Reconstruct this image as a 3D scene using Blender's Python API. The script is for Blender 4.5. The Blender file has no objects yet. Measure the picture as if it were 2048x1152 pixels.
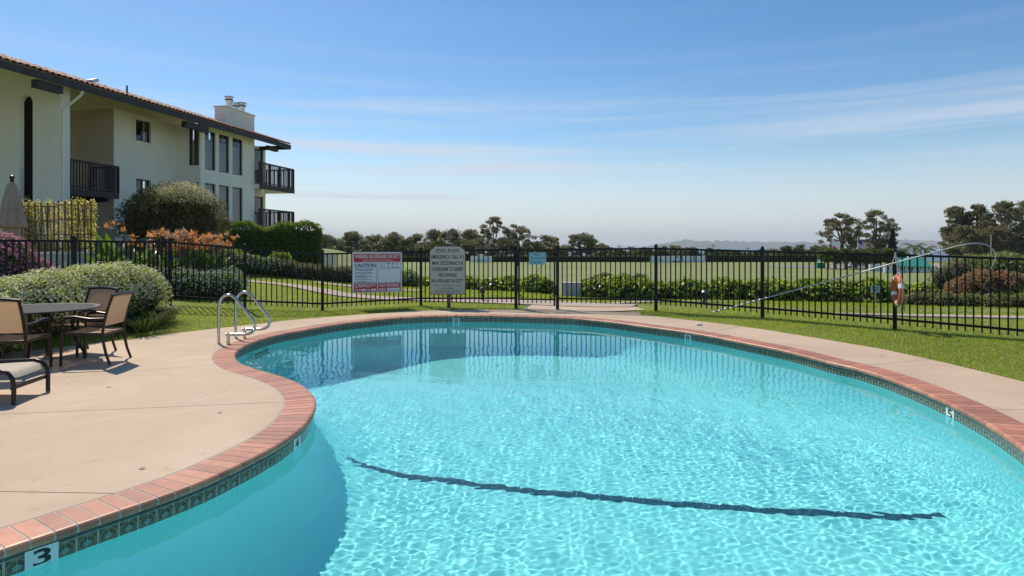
import bpy, bmesh, math, random
import numpy as np
from mathutils import Vector, Matrix

sc = bpy.context.scene
rng = np.random.default_rng(7)
random.seed(7)
R = math.radians

# ------------------------------------------------------------------ camera
F = 1250.0            # focal length in pixels of a 2048 wide frame
EYE = 1.6             # camera height over the pool deck (deck top is z = 0)
HOR = 490.0           # horizon row
cam_d = bpy.data.cameras.new('camera')
cam = bpy.data.objects.new('camera', cam_d)
sc.collection.objects.link(cam)
cam.location = (0, 0, EYE)
cam.rotation_euler = (R(90), 0, 0)
cam_d.sensor_width = 36
cam_d.lens = F / 2048 * 36
cam_d.shift_y = -(576 - HOR) / 2048
cam_d.clip_end = 60000
cam_d.clip_start = 0.05
sc.camera = cam

# ------------------------------------------------------------------ sun, sky, exposure
SUN_AZ = R(35.9)      # left of the view direction (+Y)
SUN_EL = R(51.3)
sun_dir = Vector((-math.sin(SUN_AZ) * math.cos(SUN_EL), math.cos(SUN_AZ) * math.cos(SUN_EL), math.sin(SUN_EL)))
sun_d = bpy.data.lights.new('sun', 'SUN')
sun_d.energy = 4.3
sun_d.angle = R(0.53)
sun_d.color = (1.0, 0.91, 0.77)
sun = bpy.data.objects.new('sun', sun_d)
sc.collection.objects.link(sun)
sun.rotation_euler = sun_dir.to_track_quat('Z', 'Y').to_euler()
sun.location = (-20, 30, 40)
sun_d.cycles.is_caustics_light = True

world = bpy.data.worlds.new('World')
sc.world = world
world.use_nodes = True
wt = world.node_tree
wt.nodes.clear()
w_out = wt.nodes.new('ShaderNodeOutputWorld')
w_bg = wt.nodes.new('ShaderNodeBackground')
w_sky = wt.nodes.new('ShaderNodeTexSky')
w_sky.sky_type = 'NISHITA'
w_sky.sun_disc = False
w_sky.sun_elevation = SUN_EL
w_sky.sun_rotation = -SUN_AZ
w_sky.altitude = 0
w_sky.air_density = 1.0
w_sky.dust_density = 0.3
w_sky.ozone_density = 1.0
w_bg.inputs["Strength"].default_value = 0.118
# thin streaks of high cloud low over the horizon, the same all the way round
def wnode(t, **kw):
    n = wt.nodes.new(t)
    for k, v in kw.items(): setattr(n, k, v)
    return n
hs = wnode('ShaderNodeHueSaturation'); hs.inputs['Saturation'].default_value = 1.35; hs.inputs['Value'].default_value = 1.05
wt.links.new(w_sky.outputs[0], hs.inputs['Color'])
w_tc = wnode('ShaderNodeTexCoord')
w_map = wnode('ShaderNodeMapping'); w_map.inputs['Scale'].default_value = (.8, .8, 21); w_map.inputs['Rotation'].default_value = (R(.0), R(1.5), R(20))
w_no = wnode('ShaderNodeTexNoise'); w_no.inputs['Scale'].default_value = 1.3; w_no.inputs['Detail'].default_value = 5; w_no.inputs['Roughness'].default_value = .55; w_no.inputs['Distortion'].default_value = .35
w_sep = wnode('ShaderNodeSeparateXYZ')
w_cr = wnode('ShaderNodeValToRGB')
e = w_cr.color_ramp.elements; e[0].position = .47; e[0].color = (0, 0, 0, 1); e[1].position = .66; e[1].color = (1, 1, 1, 1)
w_el = wnode('ShaderNodeValToRGB')
e = w_el.color_ramp.elements; e[0].position = .0; e[0].color = (.85, .85, .85, 1); e[1].position = .34; e[1].color = (.02, .02, .02, 1)
e.new(.10).color = (.9, .9, .9, 1); e.new(.2).color = (.55, .55, .55, 1); e.new(.26).color = (.10, .10, .10, 1)
w_mul = wnode('ShaderNodeMath', operation='MULTIPLY')
w_mix = wnode('ShaderNodeMix', data_type='RGBA')
w_mix.inputs[7].default_value = (5.8, 6.4, 7.3, 1)
wt.links.new(w_tc.outputs['Generated'], w_map.inputs[0]); wt.links.new(w_map.outputs[0], w_no.inputs['Vector'])
wt.links.new(w_no.outputs[0], w_cr.inputs[0])
wt.links.new(w_tc.outputs['Generated'], w_sep.inputs[0]); wt.links.new(w_sep.outputs[2], w_el.inputs[0])
wt.links.new(w_cr.outputs[0], w_mul.inputs[0]); wt.links.new(w_el.outputs[0], w_mul.inputs[1])
w_low = wnode('ShaderNodeMapRange'); w_low.inputs[1].default_value = 0; w_low.inputs[2].default_value = .15; w_low.inputs[3].default_value = .88; w_low.inputs[4].default_value = 0
wt.links.new(w_sep.outputs[2], w_low.inputs[0])
w_max = wnode('ShaderNodeMath', operation='MAXIMUM')
wt.links.new(w_mul.outputs[0], w_max.inputs[0]); wt.links.new(w_low.outputs[0], w_max.inputs[1])
wt.links.new(w_max.outputs[0], w_mix.inputs[0]); wt.links.new(hs.outputs[0], w_mix.inputs[6])
wt.links.new(w_mix.outputs[2], w_bg.inputs['Color'])
wt.links.new(w_bg.outputs[0], w_out.inputs['Surface'])

sc.view_settings.view_transform = 'Standard'
sc.view_settings.look = 'None'
sc.view_settings.gamma = 1.0
sc.view_settings.exposure = 0.0
sc.view_settings.use_curve_mapping = False
sc.cycles.max_bounces = 10
sc.cycles.diffuse_bounces = 5
sc.cycles.glossy_bounces = 4
sc.cycles.transmission_bounces = 6
sc.cycles.transparent_max_bounces = 12
sc.cycles.use_denoising = True
sc.cycles.use_adaptive_sampling = True

# ------------------------------------------------------------------ helpers: materials
def S(r, g, b, k=1.0):
    """sRGB 0-255 to linear, scaled by k"""
    f = lambda c: ((c / 255 + .055) / 1.055) ** 2.4 if c / 255 > .04045 else c / 255 / 12.92
    return (f(r) * k, f(g) * k, f(b) * k)

def nodes(name):
    m = bpy.data.materials.new(name)
    m.use_nodes = True
    nt = m.node_tree
    return m, nt, nt.nodes['Principled BSDF'], nt.nodes['Material Output']

def noise(nt, scale, detail=4, rough=.55, coord='Object', dist=0.0, stretch=None):
    tc = nt.nodes.new('ShaderNodeTexCoord')
    n = nt.nodes.new('ShaderNodeTexNoise')
    n.inputs['Scale'].default_value = scale
    n.inputs['Detail'].default_value = detail
    n.inputs['Roughness'].default_value = rough
    n.inputs['Distortion'].default_value = dist
    if stretch:
        mp = nt.nodes.new('ShaderNodeMapping')
        mp.inputs['Scale'].default_value = stretch
        nt.links.new(tc.outputs[coord], mp.inputs[0])
        nt.links.new(mp.outputs[0], n.inputs['Vector'])
    else:
        nt.links.new(tc.outputs[coord], n.inputs['Vector'])
    return n

def ramp(nt, src, stops):
    r = nt.nodes.new('ShaderNodeValToRGB')
    e = r.color_ramp.elements
    while len(e) < len(stops):
        e.new(.5)
    for k, (p, c) in enumerate(stops):
        e[k].position = p
        e[k].color = (*c, 1) if len(c) == 3 else c
    nt.links.new(src, r.inputs[0])
    return r.outputs[0]

def mixc(nt, fac, a, b, mode='MIX'):
    m = nt.nodes.new('ShaderNodeMix')
    m.data_type = 'RGBA'
    m.blend_type = mode
    for sock, val in ((m.inputs[0], fac), (m.inputs[6], a), (m.inputs[7], b)):
        if isinstance(val, (int, float)):
            sock.default_value = val
        elif isinstance(val, tuple):
            sock.default_value = (*val, 1)
        else:
            nt.links.new(val, sock)
    return m.outputs[2]

def bump(nt, bsdf, height, strength, distance=.01):
    b = nt.nodes.new('ShaderNodeBump')
    b.inputs['Strength'].default_value = strength
    b.inputs['Distance'].default_value = distance
    nt.links.new(height, b.inputs['Height'])
    nt.links.new(b.outputs[0], bsdf.inputs['Normal'])

def pmat(name, c1, c2=None, scale=6, rough=.6, metal=0.0, bmp=0.0, bscale=None, bdist=.005, detail=5, coord='Object', per_object=0.0, stretch=None, spec=.5):
    m, nt, b, o = nodes(name)
    b.inputs['Roughness'].default_value = rough
    b.inputs['Metallic'].default_value = metal
    b.inputs['Specular IOR Level'].default_value = spec
    c2 = c2 or tuple(min(1, x * 1.12) for x in c1)
    n = noise(nt, scale, detail, coord=coord, stretch=stretch)
    col = ramp(nt, n.outputs[0], [(.3, c1), (.7, c2)])
    if per_object:
        oi = nt.nodes.new('ShaderNodeObjectInfo')
        v = ramp(nt, oi.outputs['Random'], [(0, (1 - per_object,) * 3), (1, (1 + per_object,) * 3)])
        col = mixc(nt, 1.0, col, v, 'MULTIPLY')
    nt.links.new(col, b.inputs['Base Color'])
    if bmp:
        n2 = noise(nt, bscale or scale * 6, 4, coord=coord)
        bump(nt, b, n2.outputs[0], bmp, bdist)
    return m

def leafmat(name, c1, c2, rough=.45, trans=.35, c3=None, tcol=None):
    m, nt, b, o = nodes(name)
    b.inputs['Roughness'].default_value = rough
    b.inputs['Specular IOR Level'].default_value = .4
    g = nt.nodes.new('ShaderNodeNewGeometry')
    c1, c2, c3 = [None if c is None else tuple(min(.8, v * 1.7) for v in c) for c in (c1, c2, c3)]
    stops = [(0, c1), (1, c2)] if c3 is None else [(0, c1), (.6, c2), (1, c3)]
    col = ramp(nt, g.outputs['Random Per Island'], stops)
    nt.links.new(col, b.inputs['Base Color'])
    t = nt.nodes.new('ShaderNodeBsdfTranslucent')
    tc = mixc(nt, 1.0, col, tcol or (1.5, 1.6, .8), 'MULTIPLY')
    nt.links.new(tc, t.inputs[0])
    mx = nt.nodes.new('ShaderNodeMixShader')
    mx.inputs[0].default_value = trans
    nt.links.new(b.outputs[0], mx.inputs[1])
    nt.links.new(t.outputs[0], mx.inputs[2])
    nt.links.new(mx.outputs[0], o.inputs['Surface'])
    return m

# ------------------------------------------------------------------ helpers: objects
COL = sc.collection.objects

def link(o, parent=None):
    COL.link(o)
    if parent is not None:
        o.parent = parent
        o.matrix_parent_inverse = parent.matrix_basis.inverted()
    return o

def tag(o, label=None, cat=None, group=None, kind=None):
    if label: o['label'] = label
    if cat: o['category'] = cat
    if group: o['group'] = group
    if kind: o['kind'] = kind
    return o

def empty(name, loc, rz=0.0):
    o = bpy.data.objects.new(name, None)
    o.empty_display_size = .1
    o.location = loc
    o.rotation_euler = (0, 0, rz)
    COL.link(o)
    return o

def thing(name, label, cat, loc=(0, 0, 0), rz=0.0, group=None):
    return tag(empty(name, loc, rz), label, cat, group)

def copy_tree(o, parent=None):
    c = o.copy()
    COL.link(c)
    if parent is not None:
        c.parent = parent
    for ch in list(o.children):
        copy_tree(ch, c)
    return c

def np_mesh(name, V, faces, mat, parent=None, smooth=False, uv=None):
    """V: (n,3); faces: list of (k,m) integer arrays of equal-sided faces"""
    V = np.asarray(V, float)
    me = bpy.data.meshes.new(name)
    if isinstance(faces, np.ndarray):
        faces = [faces]
    nl = sum(f.size for f in faces)
    npoly = sum(len(f) for f in faces)
    me.vertices.add(len(V))
    me.vertices.foreach_set('co', V.ravel())
    me.loops.add(nl)
    me.loops.foreach_set('vertex_index', np.concatenate([f.ravel() for f in faces]).astype(np.int32))
    me.polygons.add(npoly)
    tot = np.concatenate([np.full(len(f), f.shape[1]) for f in faces])
    me.polygons.foreach_set('loop_start', np.r_[0, np.cumsum(tot)[:-1]].astype(np.int32))
    if uv is not None:
        l = me.uv_layers.new(name='UVMap')
        l.data.foreach_set('uv', np.asarray(uv, float).ravel())
    me.update(calc_edges=True)
    me.validate()
    me.polygons.foreach_set('use_smooth', np.full(npoly, bool(smooth)))
    me.materials.append(mat)
    return link(bpy.data.objects.new(name, me), parent)

def recalc(o):
    bm = bmesh.new(); bm.from_mesh(o.data)
    bmesh.ops.recalc_face_normals(bm, faces=bm.faces)
    bm.to_mesh(o.data); bm.free()
    return o

class MB:
    """collects solids, then builds ONE mesh object"""
    def __init__(s):
        s.v = []; s.f = []
    def add(s, V, Fc):
        k = len(s.v)
        s.v += [tuple(p) for p in V]
        s.f += [tuple(i + k for i in f) for f in Fc]
        return s
    def box(s, c, size, rz=0.0, rx=0.0, ry=0.0):
        M = Matrix.Translation(c) @ Matrix.Rotation(rz, 4, 'Z') @ Matrix.Rotation(ry, 4, 'Y') @ Matrix.Rotation(rx, 4, 'X')
        h = [x / 2 for x in size]
        V = [M @ Vector((a * h[0], b * h[1], d * h[2])) for d in (-1, 1) for b in (-1, 1) for a in (-1, 1)]
        return s.add(V, [(0, 2, 3, 1), (4, 5, 7, 6), (0, 1, 5, 4), (2, 6, 7, 3), (0, 4, 6, 2), (1, 3, 7, 5)])
    def bar(s, a, b, w, h, up=(0, 0, 1)):
        a = Vector(a); b = Vector(b)
        d = (b - a).normalized()
        sd = d.cross(Vector(up))
        if sd.length < 1e-4: sd = d.cross(Vector((0, 1, 0)))
        sd.normalize(); u = sd.cross(d)
        V = [p + sd * (i * w / 2) + u * (j * h / 2) for p in (a, b) for i, j in ((-1, -1), (1, -1), (1, 1), (-1, 1))]
        return s.add(V, [(0, 1, 2, 3), (7, 6, 5, 4), (0, 4, 5, 1), (1, 5, 6, 2), (2, 6, 7, 3), (3, 7, 4, 0)])
    def tube(s, pts, r, n=10, cap=True):
        pts = [Vector(p) for p in pts]
        rs = r if isinstance(r, (list, tuple)) else [r] * len(pts)
        V = []; Fc = []; prev = None
        for i, p in enumerate(pts):
            t = (pts[min(i + 1, len(pts) - 1)] - pts[max(i - 1, 0)]).normalized()
            if prev is None:
                a = t.orthogonal().normalized()
            else:
                a = (prev - t * prev.dot(t)).normalized()
            prev = a; b = t.cross(a)
            V += [p + (a * math.cos(2 * math.pi * k / n) + b * math.sin(2 * math.pi * k / n)) * rs[i] for k in range(n)]
        for i in range(len(pts) - 1):
            for k in range(n):
                Fc.append((i * n + k, i * n + (k + 1) % n, (i + 1) * n + (k + 1) % n, (i + 1) * n + k))
        if cap:
            Fc.append(tuple(reversed(range(n))))
            Fc.append(tuple(range((len(pts) - 1) * n, len(pts) * n)))
        return s.add(V, Fc)
    def lathe(s, prof, c=(0, 0, 0), n=20, lobes=0, amp=0.0):
        V = []; Fc = []
        for r, z in prof:
            for k in range(n):
                a = 2 * math.pi * k / n
                rr = r * (1 + amp * math.cos(lobes * a)) if lobes else r
                V.append((c[0] + rr * math.cos(a), c[1] + rr * math.sin(a), c[2] + z))
        for i in range(len(prof) - 1):
            for k in range(n):
                Fc.append((i * n + k, i * n + (k + 1) % n, (i + 1) * n + (k + 1) % n, (i + 1) * n + k))
        Fc.append(tuple(reversed(range(n)))); Fc.append(tuple(range((len(prof) - 1) * n, len(prof) * n)))
        return s.add(V, Fc)
    def prism(s, poly, z0, z1):
        n = len(poly)
        V = [(x, y, z0) for x, y in poly] + [(x, y, z1) for x, y in poly]
        Fc = [tuple(reversed(range(n))), tuple(range(n, 2 * n))] + [(i, (i + 1) % n, n + (i + 1) % n, n + i) for i in range(n)]
        return s.add(V, Fc)
    def build(s, name, mat, parent=None, smooth=False, bevel=0.0, fix=False):
        me = bpy.data.meshes.new(name)
        me.from_pydata(s.v, [], s.f)
        if bevel or fix:
            bm = bmesh.new(); bm.from_mesh(me)
            if fix: bmesh.ops.recalc_face_normals(bm, faces=bm.faces)
            if bevel: bmesh.ops.bevel(bm, geom=bm.edges[:], offset=bevel, segments=2, affect='EDGES', profile=.6)
            bm.to_mesh(me); bm.free()
        if smooth:
            me.polygons.foreach_set('use_smooth', [True] * len(me.polygons))
            me.set_sharp_from_angle(angle=R(40))
        me.materials.append(mat)
        return link(bpy.data.objects.new(name, me), parent)

def sphere(c, r, nu=10, nv=6):
    """uv ellipsoid as (V,F); r is a 3-tuple"""
    V = [(c[0], c[1], c[2] - r[2])]
    for j in range(1, nv):
        t = -math.pi / 2 + math.pi * j / nv
        for i in range(nu):
            a = 2 * math.pi * i / nu
            V.append((c[0] + r[0] * math.cos(t) * math.cos(a), c[1] + r[1] * math.cos(t) * math.sin(a), c[2] + r[2] * math.sin(t)))
    V.append((c[0], c[1], c[2] + r[2])); top = len(V) - 1
    Fc = []
    for i in range(nu):
        k = (i + 1) % nu
        Fc.append((0, 1 + k, 1 + i)); Fc.append((top, top - nu + i, top - nu + k))
        for j in range(nv - 2):
            a = 1 + j * nu
            Fc.append((a + i, a + k, a + nu + k, a + nu + i))
    return V, Fc

def text(body, mat, parent, M, height, width=None, align='CENTER', name='lettering', bold=0.0):
    """flat lettering; M places local x (right), y (up), z (towards the reader); width squeezes the line to a given width"""
    cu = bpy.data.curves.new(name, 'FONT')
    cu.body = body; cu.size = 1.0; cu.align_x = align; cu.align_y = 'CENTER'
    cu.offset = bold
    tmp = bpy.data.objects.new('tmp', cu)
    COL.link(tmp)
    dg = bpy.context.evaluated_depsgraph_get()
    me = bpy.data.meshes.new_from_object(tmp.evaluated_get(dg))
    bpy.data.objects.remove(tmp); bpy.data.curves.remove(cu)
    co = np.zeros(len(me.vertices) * 3); me.vertices.foreach_get('co', co); co = co.reshape(-1, 3)
    lo, hi = co.min(0), co.max(0)
    co[:, 1] = (co[:, 1] - (lo[1] + hi[1]) / 2) * height / (hi[1] - lo[1])
    k = (width / (hi[0] - lo[0])) if width else height / (hi[1] - lo[1])
    if align == 'CENTER': co[:, 0] = (co[:, 0] - (lo[0] + hi[0]) / 2) * k
    else: co[:, 0] = (co[:, 0] - lo[0]) * k
    me.vertices.foreach_set('co', co.ravel())
    me.name = name
    me.materials.clear(); me.materials.append(mat)
    me.transform(M)
    me.update()
    return link(bpy.data.objects.new(name, me), parent)

def frame_matrix(origin, right, up):
    r = Vector(right).normalized(); u = Vector(up).normalized(); n = r.cross(u)
    M = Matrix.Identity(4)
    for i in range(3):
        M[i][0] = r[i]; M[i][1] = u[i]; M[i][2] = n[i]; M[i][3] = origin[i]
    return M

# a point of the place from a photograph pixel and its depth / height
def AT(px, py, Y):
    return ((px - 1024) * Y / F, Y, EYE - (py - HOR) * Y / F)
def GP(px, py, z=0.0):
    Y = F * (EYE - z) / (py - HOR)
    return ((px - 1024) * Y / F, Y)

# ------------------------------------------------------------------ helpers: foliage
def unit(a):
    return a / np.maximum(np.linalg.norm(a, axis=1, keepdims=True), 1e-9)

def leaf_arrays(C, L, W, out=None, bias=.5, fold=.15):
    N = len(C)
    n = unit(rng.normal(size=(N, 3)))
    if out is not None:
        n = unit(n * (1 - bias) + out * bias)
    u = unit(np.cross(n, unit(rng.normal(size=(N, 3)))))
    v = np.cross(n, u)
    l = (L * rng.uniform(.65, 1.35, N))[:, None]; w = (W * rng.uniform(.7, 1.3, N))[:, None]
    V = np.stack([C - u * l / 2, C + v * w / 2 + n * l * fold, C + u * l / 2, C - v * w / 2 + n * l * fold], 1).reshape(-1, 3)
    return V, np.arange(N * 4).reshape(-1, 4)

def lump(D, k=3.0, seed=0):
    r = np.random.default_rng(seed)
    s = 0
    for i in range(5):
        a = r.normal(size=3) * k * (1 + .5 * i)
        s = s + np.sin(D @ a + r.uniform(0, 6.28)) / (1 + .4 * i)
    return s / 3.0

def blob_points(blobs, n, shell=(.78, 1.06), zmin=-.5, lumpy=.14, seed=0):
    B = np.array(blobs, float)
    wts = B[:, 3] * B[:, 4] + B[:, 3] * B[:, 5] + B[:, 4] * B[:, 5]
    which = rng.choice(len(B), n * 2, p=wts / wts.sum())
    D = unit(rng.normal(size=(n * 2, 3)))
    D[:, 2] = np.where(D[:, 2] < zmin, -D[:, 2], D[:, 2])
    r = rng.uniform(shell[0], shell[1], n * 2) * (1 + lumpy * lump(D, 3.2, seed))
    P = B[which, :3] + D * B[which, 3:] * r[:, None]
    keep = np.ones(len(P), bool)
    for i, b in enumerate(B):
        q = (((P - b[:3]) / b[3:]) ** 2).sum(1)
        keep &= ~((q < .55) & (which != i))
    P = P[keep][:n]; D = D[keep][:n]
    return P, D

def bush(name, label, cat, blobs, n, L, W, mat, base, core=None, group=None, flower=None, seed=0, bias=.45, shell=(.78, 1.06), zmin=-.5, corek=.82):
    t = thing(name, label, cat, base, group=group)
    P, D = blob_points(blobs, n, shell=shell, seed=seed, zmin=zmin)
    V, Fc = leaf_arrays(P, L, W, D, bias)
    np_mesh('foliage', V, Fc, mat, t)
    if core is not None:
        mb = MB()
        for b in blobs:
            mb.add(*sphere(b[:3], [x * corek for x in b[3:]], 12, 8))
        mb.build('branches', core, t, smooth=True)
    if flower is not None:
        fm, fn, fs = flower[:3]
        P, D = blob_points(blobs, fn, shell=(1.0, 1.1), zmin=flower[3] if len(flower) > 3 else -.1, seed=seed)
        V, Fc = leaf_arrays(P, fs, fs * .8, D, .75)
        np_mesh('blossom', V, Fc, fm, t)
    return t

# ------------------------------------------------------------------ materials
def deck_material():
    m, nt, b, o = nodes('deck_concrete')
    a = noise(nt, .7, 6, .6, coord='Object', dist=.6)
    c = ramp(nt, a.outputs[0], [(.2, (.47, .335, .22)), (.5, (.56, .41, .275)), (.78, (.64, .495, .35))])
    s = noise(nt, 7, 8, .7, dist=.4)
    st = ramp(nt, s.outputs[0], [(.30, (.78, .74, .7)), (.42, (1, 1, 1)), (.66, (1, 1, 1)), (.78, (1.12, 1.13, 1.15))])
    c = mixc(nt, .8, c, st, 'MULTIPLY')
    q = noise(nt, 1.9, 7, .68, dist=1.2)
    c = mixc(nt, ramp(nt, q.outputs[0], [(.60, (0, 0, 0)), (.74, (.55, .55, .55))]), c, (.42, .25, .12))
    q2 = noise(nt, .9, 8, .72, dist=2.2)
    c = mixc(nt, ramp(nt, q2.outputs[0], [(.64, (0, 0, 0)), (.67, (.5, .5, .5)), (.70, (0, 0, 0))]), c, (.68, .60, .50))
    g = noise(nt, 160, 3, .6)
    c = mixc(nt, .35, c, ramp(nt, g.outputs[0], [(.3, (.72, .7, .68)), (.6, (1.05, 1.05, 1.05))]), 'MULTIPLY')
    # scuffs and dark flecks
    v = noise(nt, 22, 5, .65, dist=1.5)
    c = mixc(nt, ramp(nt, v.outputs[0], [(.665, (0, 0, 0)), (.73, (1, 1, 1))]), c, (.70, .62, .53))
    v2 = noise(nt, 31, 2, .5)
    c = mixc(nt, ramp(nt, v2.outputs[0], [(.735, (0, 0, 0)), (.77, (1, 1, 1))]), c, (.2, .13, .08))
    nt.links.new(c, b.inputs['Base Color'])
    b.inputs['Roughness'].default_value = .75
    bump(nt, b, g.outputs[0], .25, .002)
    return m

M = {}
M['deck'] = deck_material()
M['joint'] = pmat('joint_mortar', (.30, .27, .24), (.42, .40, .37), 8, .9)
M['path'] = pmat('path_concrete', (.38, .29, .22), (.48, .38, .295), 2.5, .85, bmp=.2, bscale=90)
M['brick'] = pmat('terracotta_brick', (.45, .165, .085), (.55, .23, .13), 9, .45, bmp=.25, bscale=120, bdist=.002, per_object=.22)
M['grout'] = pmat('grout', (.47, .43, .37), (.58, .54, .48), 20, .9, bmp=.3, bscale=200, bdist=.002)
M['plaster'] = pmat('pool_plaster', (.32, .78, .79), (.38, .83, .83), 1.2, .8)
M['floor_tile'] = pmat('floor_tile', (.006, .035, .06), (.015, .08, .10), 40, .3)
M['dark_tile'] = pmat('dark_tile', (.012, .045, .04), (.03, .09, .08), 25, .18, per_object=.2)
M['white_tile'] = pmat('white_tile', (.72, .73, .70), (.8, .8, .78), 15, .25)
M['black'] = pmat('black_print', (.008, .008, .010), (.014, .014, .016), 5, .45)
M['black_metal'] = pmat('black_powder_coat', (.004, .004, .0045), (.008, .008, .009), 6, .48, bmp=.1, bscale=250, bdist=.001, spec=.3)
M['steel'] = pmat('brushed_steel', (.55, .52, .48), (.66, .63, .6), 30, .22, metal=1.0)
M['alu'] = pmat('dull_aluminium', (.42, .43, .44), (.55, .56, .57), 14, .38, metal=.85)
M['white'] = pmat('white_paint', (.80, .80, .78), (.86, .86, .85), 6, .5)
M['red'] = pmat('red_print', (.52, .012, .022), (.56, .016, .026), 6, .35)
M['blue'] = pmat('blue_print', (.02, .03, .22), (.025, .04, .26), 6, .4)
M['cream'] = pmat('white_print', (.76, .76, .75), (.8, .8, .8), 6, .4)

def tile_material():
    """hand painted pool tile: brown glaze, olive octagon, turquoise lotus"""
    m, nt, b, o = nodes('decorated_tile')
    uv = nt.nodes.new('ShaderNodeUVMap')
    sx = nt.nodes.new('ShaderNodeSeparateXYZ')
    nt.links.new(uv.outputs[0], sx.inputs[0])
    def mth(op, a, bb=None):
        n = nt.nodes.new('ShaderNodeMath'); n.operation = op
        for k, v in enumerate((a, bb)):
            if v is None: continue
            if isinstance(v, (int, float)): n.inputs[k].default_value = v
            else: nt.links.new(v, n.inputs[k])
        return n.outputs[0]
    ax = mth('ABSOLUTE', mth('SUBTRACT', sx.outputs[0], .5))
    ay = mth('ABSOLUTE', mth('SUBTRACT', sx.outputs[1], .5))
    mx = mth('MAXIMUM', ax, ay)
    dm = mth('ADD', ax, ay)
    octo = mth('MAXIMUM', mx, mth('MULTIPLY', dm, .72))
    col = noise(nt, 60, 3).outputs[0]
    col = ramp(nt, col, [(.3, (.045, .028, .02)), (.7, (.12, .075, .05))])
    def band(src, lo, hi, c, col):
        k = mth('MULTIPLY', mth('GREATER_THAN', src, lo), mth('LESS_THAN', src, hi))
        return mixc(nt, k, col, c)
    col = band(octo, .385, .425, (.30, .27, .10), col)
    col = band(octo, .33, .345, (.16, .15, .07), col)
    wv = nt.nodes.new('ShaderNodeTexWave'); wv.wave_type = 'RINGS'
    wv.inputs['Scale'].default_value = 5.5; wv.inputs['Distortion'].default_value = 3.0
    nt.links.new(uv.outputs[0], wv.inputs['Vector'])
    lot = mth('MULTIPLY', mth('LESS_THAN', mth('ADD', ax, mth('MULTIPLY', ay, 1.9)), .29), mth('GREATER_THAN', wv.outputs['Fac'], .45))
    col = mixc(nt, lot, col, (.07, .33, .38))
    col = band(dm, .13, .165, (.45, .43, .25), col)
    col = band(ax, -1, .012, (.42, .40, .33), col)
    col = mixc(nt, mth('GREATER_THAN', mx, .47), col, (.46, .47, .40))
    lime = mth('MULTIPLY', mth('MULTIPLY', mth('GREATER_THAN', sx.outputs[1], .31), mth('LESS_THAN', sx.outputs[1], .40)), mth('GREATER_THAN', noise(nt, 45, 4).outputs[0], .52))
    col = mixc(nt, mth('MULTIPLY', lime, .6), col, (.42, .42, .38))
    nt.links.new(col, b.inputs['Base Color'])
    b.inputs['Roughness'].default_value = .2
    return m
M['tile'] = tile_material()

# ------------------------------------------------------------------ pool outline
PX = [(9.5,1096),(62,1081),(111,1065),(160,1048.5),(200,1034),(241,1021),(284,1008),(322,994),(357.5,981),(390,970),(470,934),(544,897),(583,873),(614,847),(630,821),(634,806),(630,790),(622,782),(606.6,769),(578,756),(546.7,746),(515,738),(494.6,731.5),(479,724),(471,714.6),(471,705),(479,697.7),(494.6,688.5),(526,677),(562,668),(614,658.6),(666.5,649.5),(718.5,643),(757.6,639),(789,635.4),(857,632),(935,631),(984,631.2),(1082,633.7),(1155,636.6),(1228,643.5),(1290,652),(1360.6,661),(1431,672.7),(1501,686.7),(1571.5,700.8),(1618,712.5),(1665,725.4),(1705,733),(1770,752.4),(1835,777),(1900,806),(1965.5,839.7),(2017.6,873.5),(2048,895.7)]
outline = [GP(x, y) for x, y in PX]
outline += [(3.6, 4.0), (2.8, 2.9), (1.6, 2.0), (.2, 1.45), (-1.3, 1.3), (-2.5, 1.5), (-3.0, 2.1), (-2.95, 2.75)]

def arclen(Q):
    return np.r_[0, np.cumsum(np.hypot(*np.diff(Q, axis=0).T))]
def smooth_closed(P, smooth):
    Q = np.vstack([P, P[:1]]); d = arclen(Q)
    s = np.linspace(0, d[-1], int(d[-1] / .02), endpoint=False)
    C = np.c_[np.interp(s, d, Q[:, 0]), np.interp(s, d, Q[:, 1])]
    k = int(smooth / .02); w = np.exp(-.5 * (np.arange(-3 * k, 3 * k + 1) / k) ** 2); w /= w.sum()
    return np.c_[[np.convolve(np.r_[C[-3 * k:, i], C[:, i], C[:3 * k, i]], w, 'valid') for i in (0, 1)]].T
def at_steps(C, n):
    Q = np.vstack([C, C[:1]]); d = arclen(Q)
    s = np.linspace(0, d[-1], n, endpoint=False)
    return np.c_[np.interp(s, d, Q[:, 0]), np.interp(s, d, Q[:, 1])], d[-1]
CURVE = smooth_closed(np.array(outline), .14)
PERIM = arclen(np.vstack([CURVE, CURVE[:1]]))[-1]
PITCH = PERIM / round(PERIM / .113)
NB = round(PERIM / PITCH)
EDGE, _ = at_steps(CURVE, NB * 2)          # two samples for each brick
def normals(E):
    t = np.roll(E, -1, 0) - np.roll(E, 1, 0)
    t /= np.linalg.norm(t, axis=1, keepdims=True)
    return np.c_[-t[:, 1], t[:, 0]], t
NRM, TAN = normals(EDGE)
for _ in range(3):
    NRM = (np.roll(NRM, 1, 0) + NRM + np.roll(NRM, -1, 0)); NRM /= np.linalg.norm(NRM, axis=1, keepdims=True)
WALL = EDGE + NRM * .03

def inside(x, y, poly):
    r = np.zeros(x.shape, bool)
    for (x0, y0), (x1, y1) in zip(poly, np.roll(poly, -1, 0)):
        if y0 == y1: continue
        r ^= ((y0 > y) != (y1 > y)) & (x < (x1 - x0) * (y - y0) / (y1 - y0) + x0)
    return r
def pdist(x, y, poly):
    m = np.full(x.shape, 1e9)
    for p in poly: m = np.minimum(m, (x - p[0]) ** 2 + (y - p[1]) ** 2)
    return np.sqrt(m)

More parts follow.
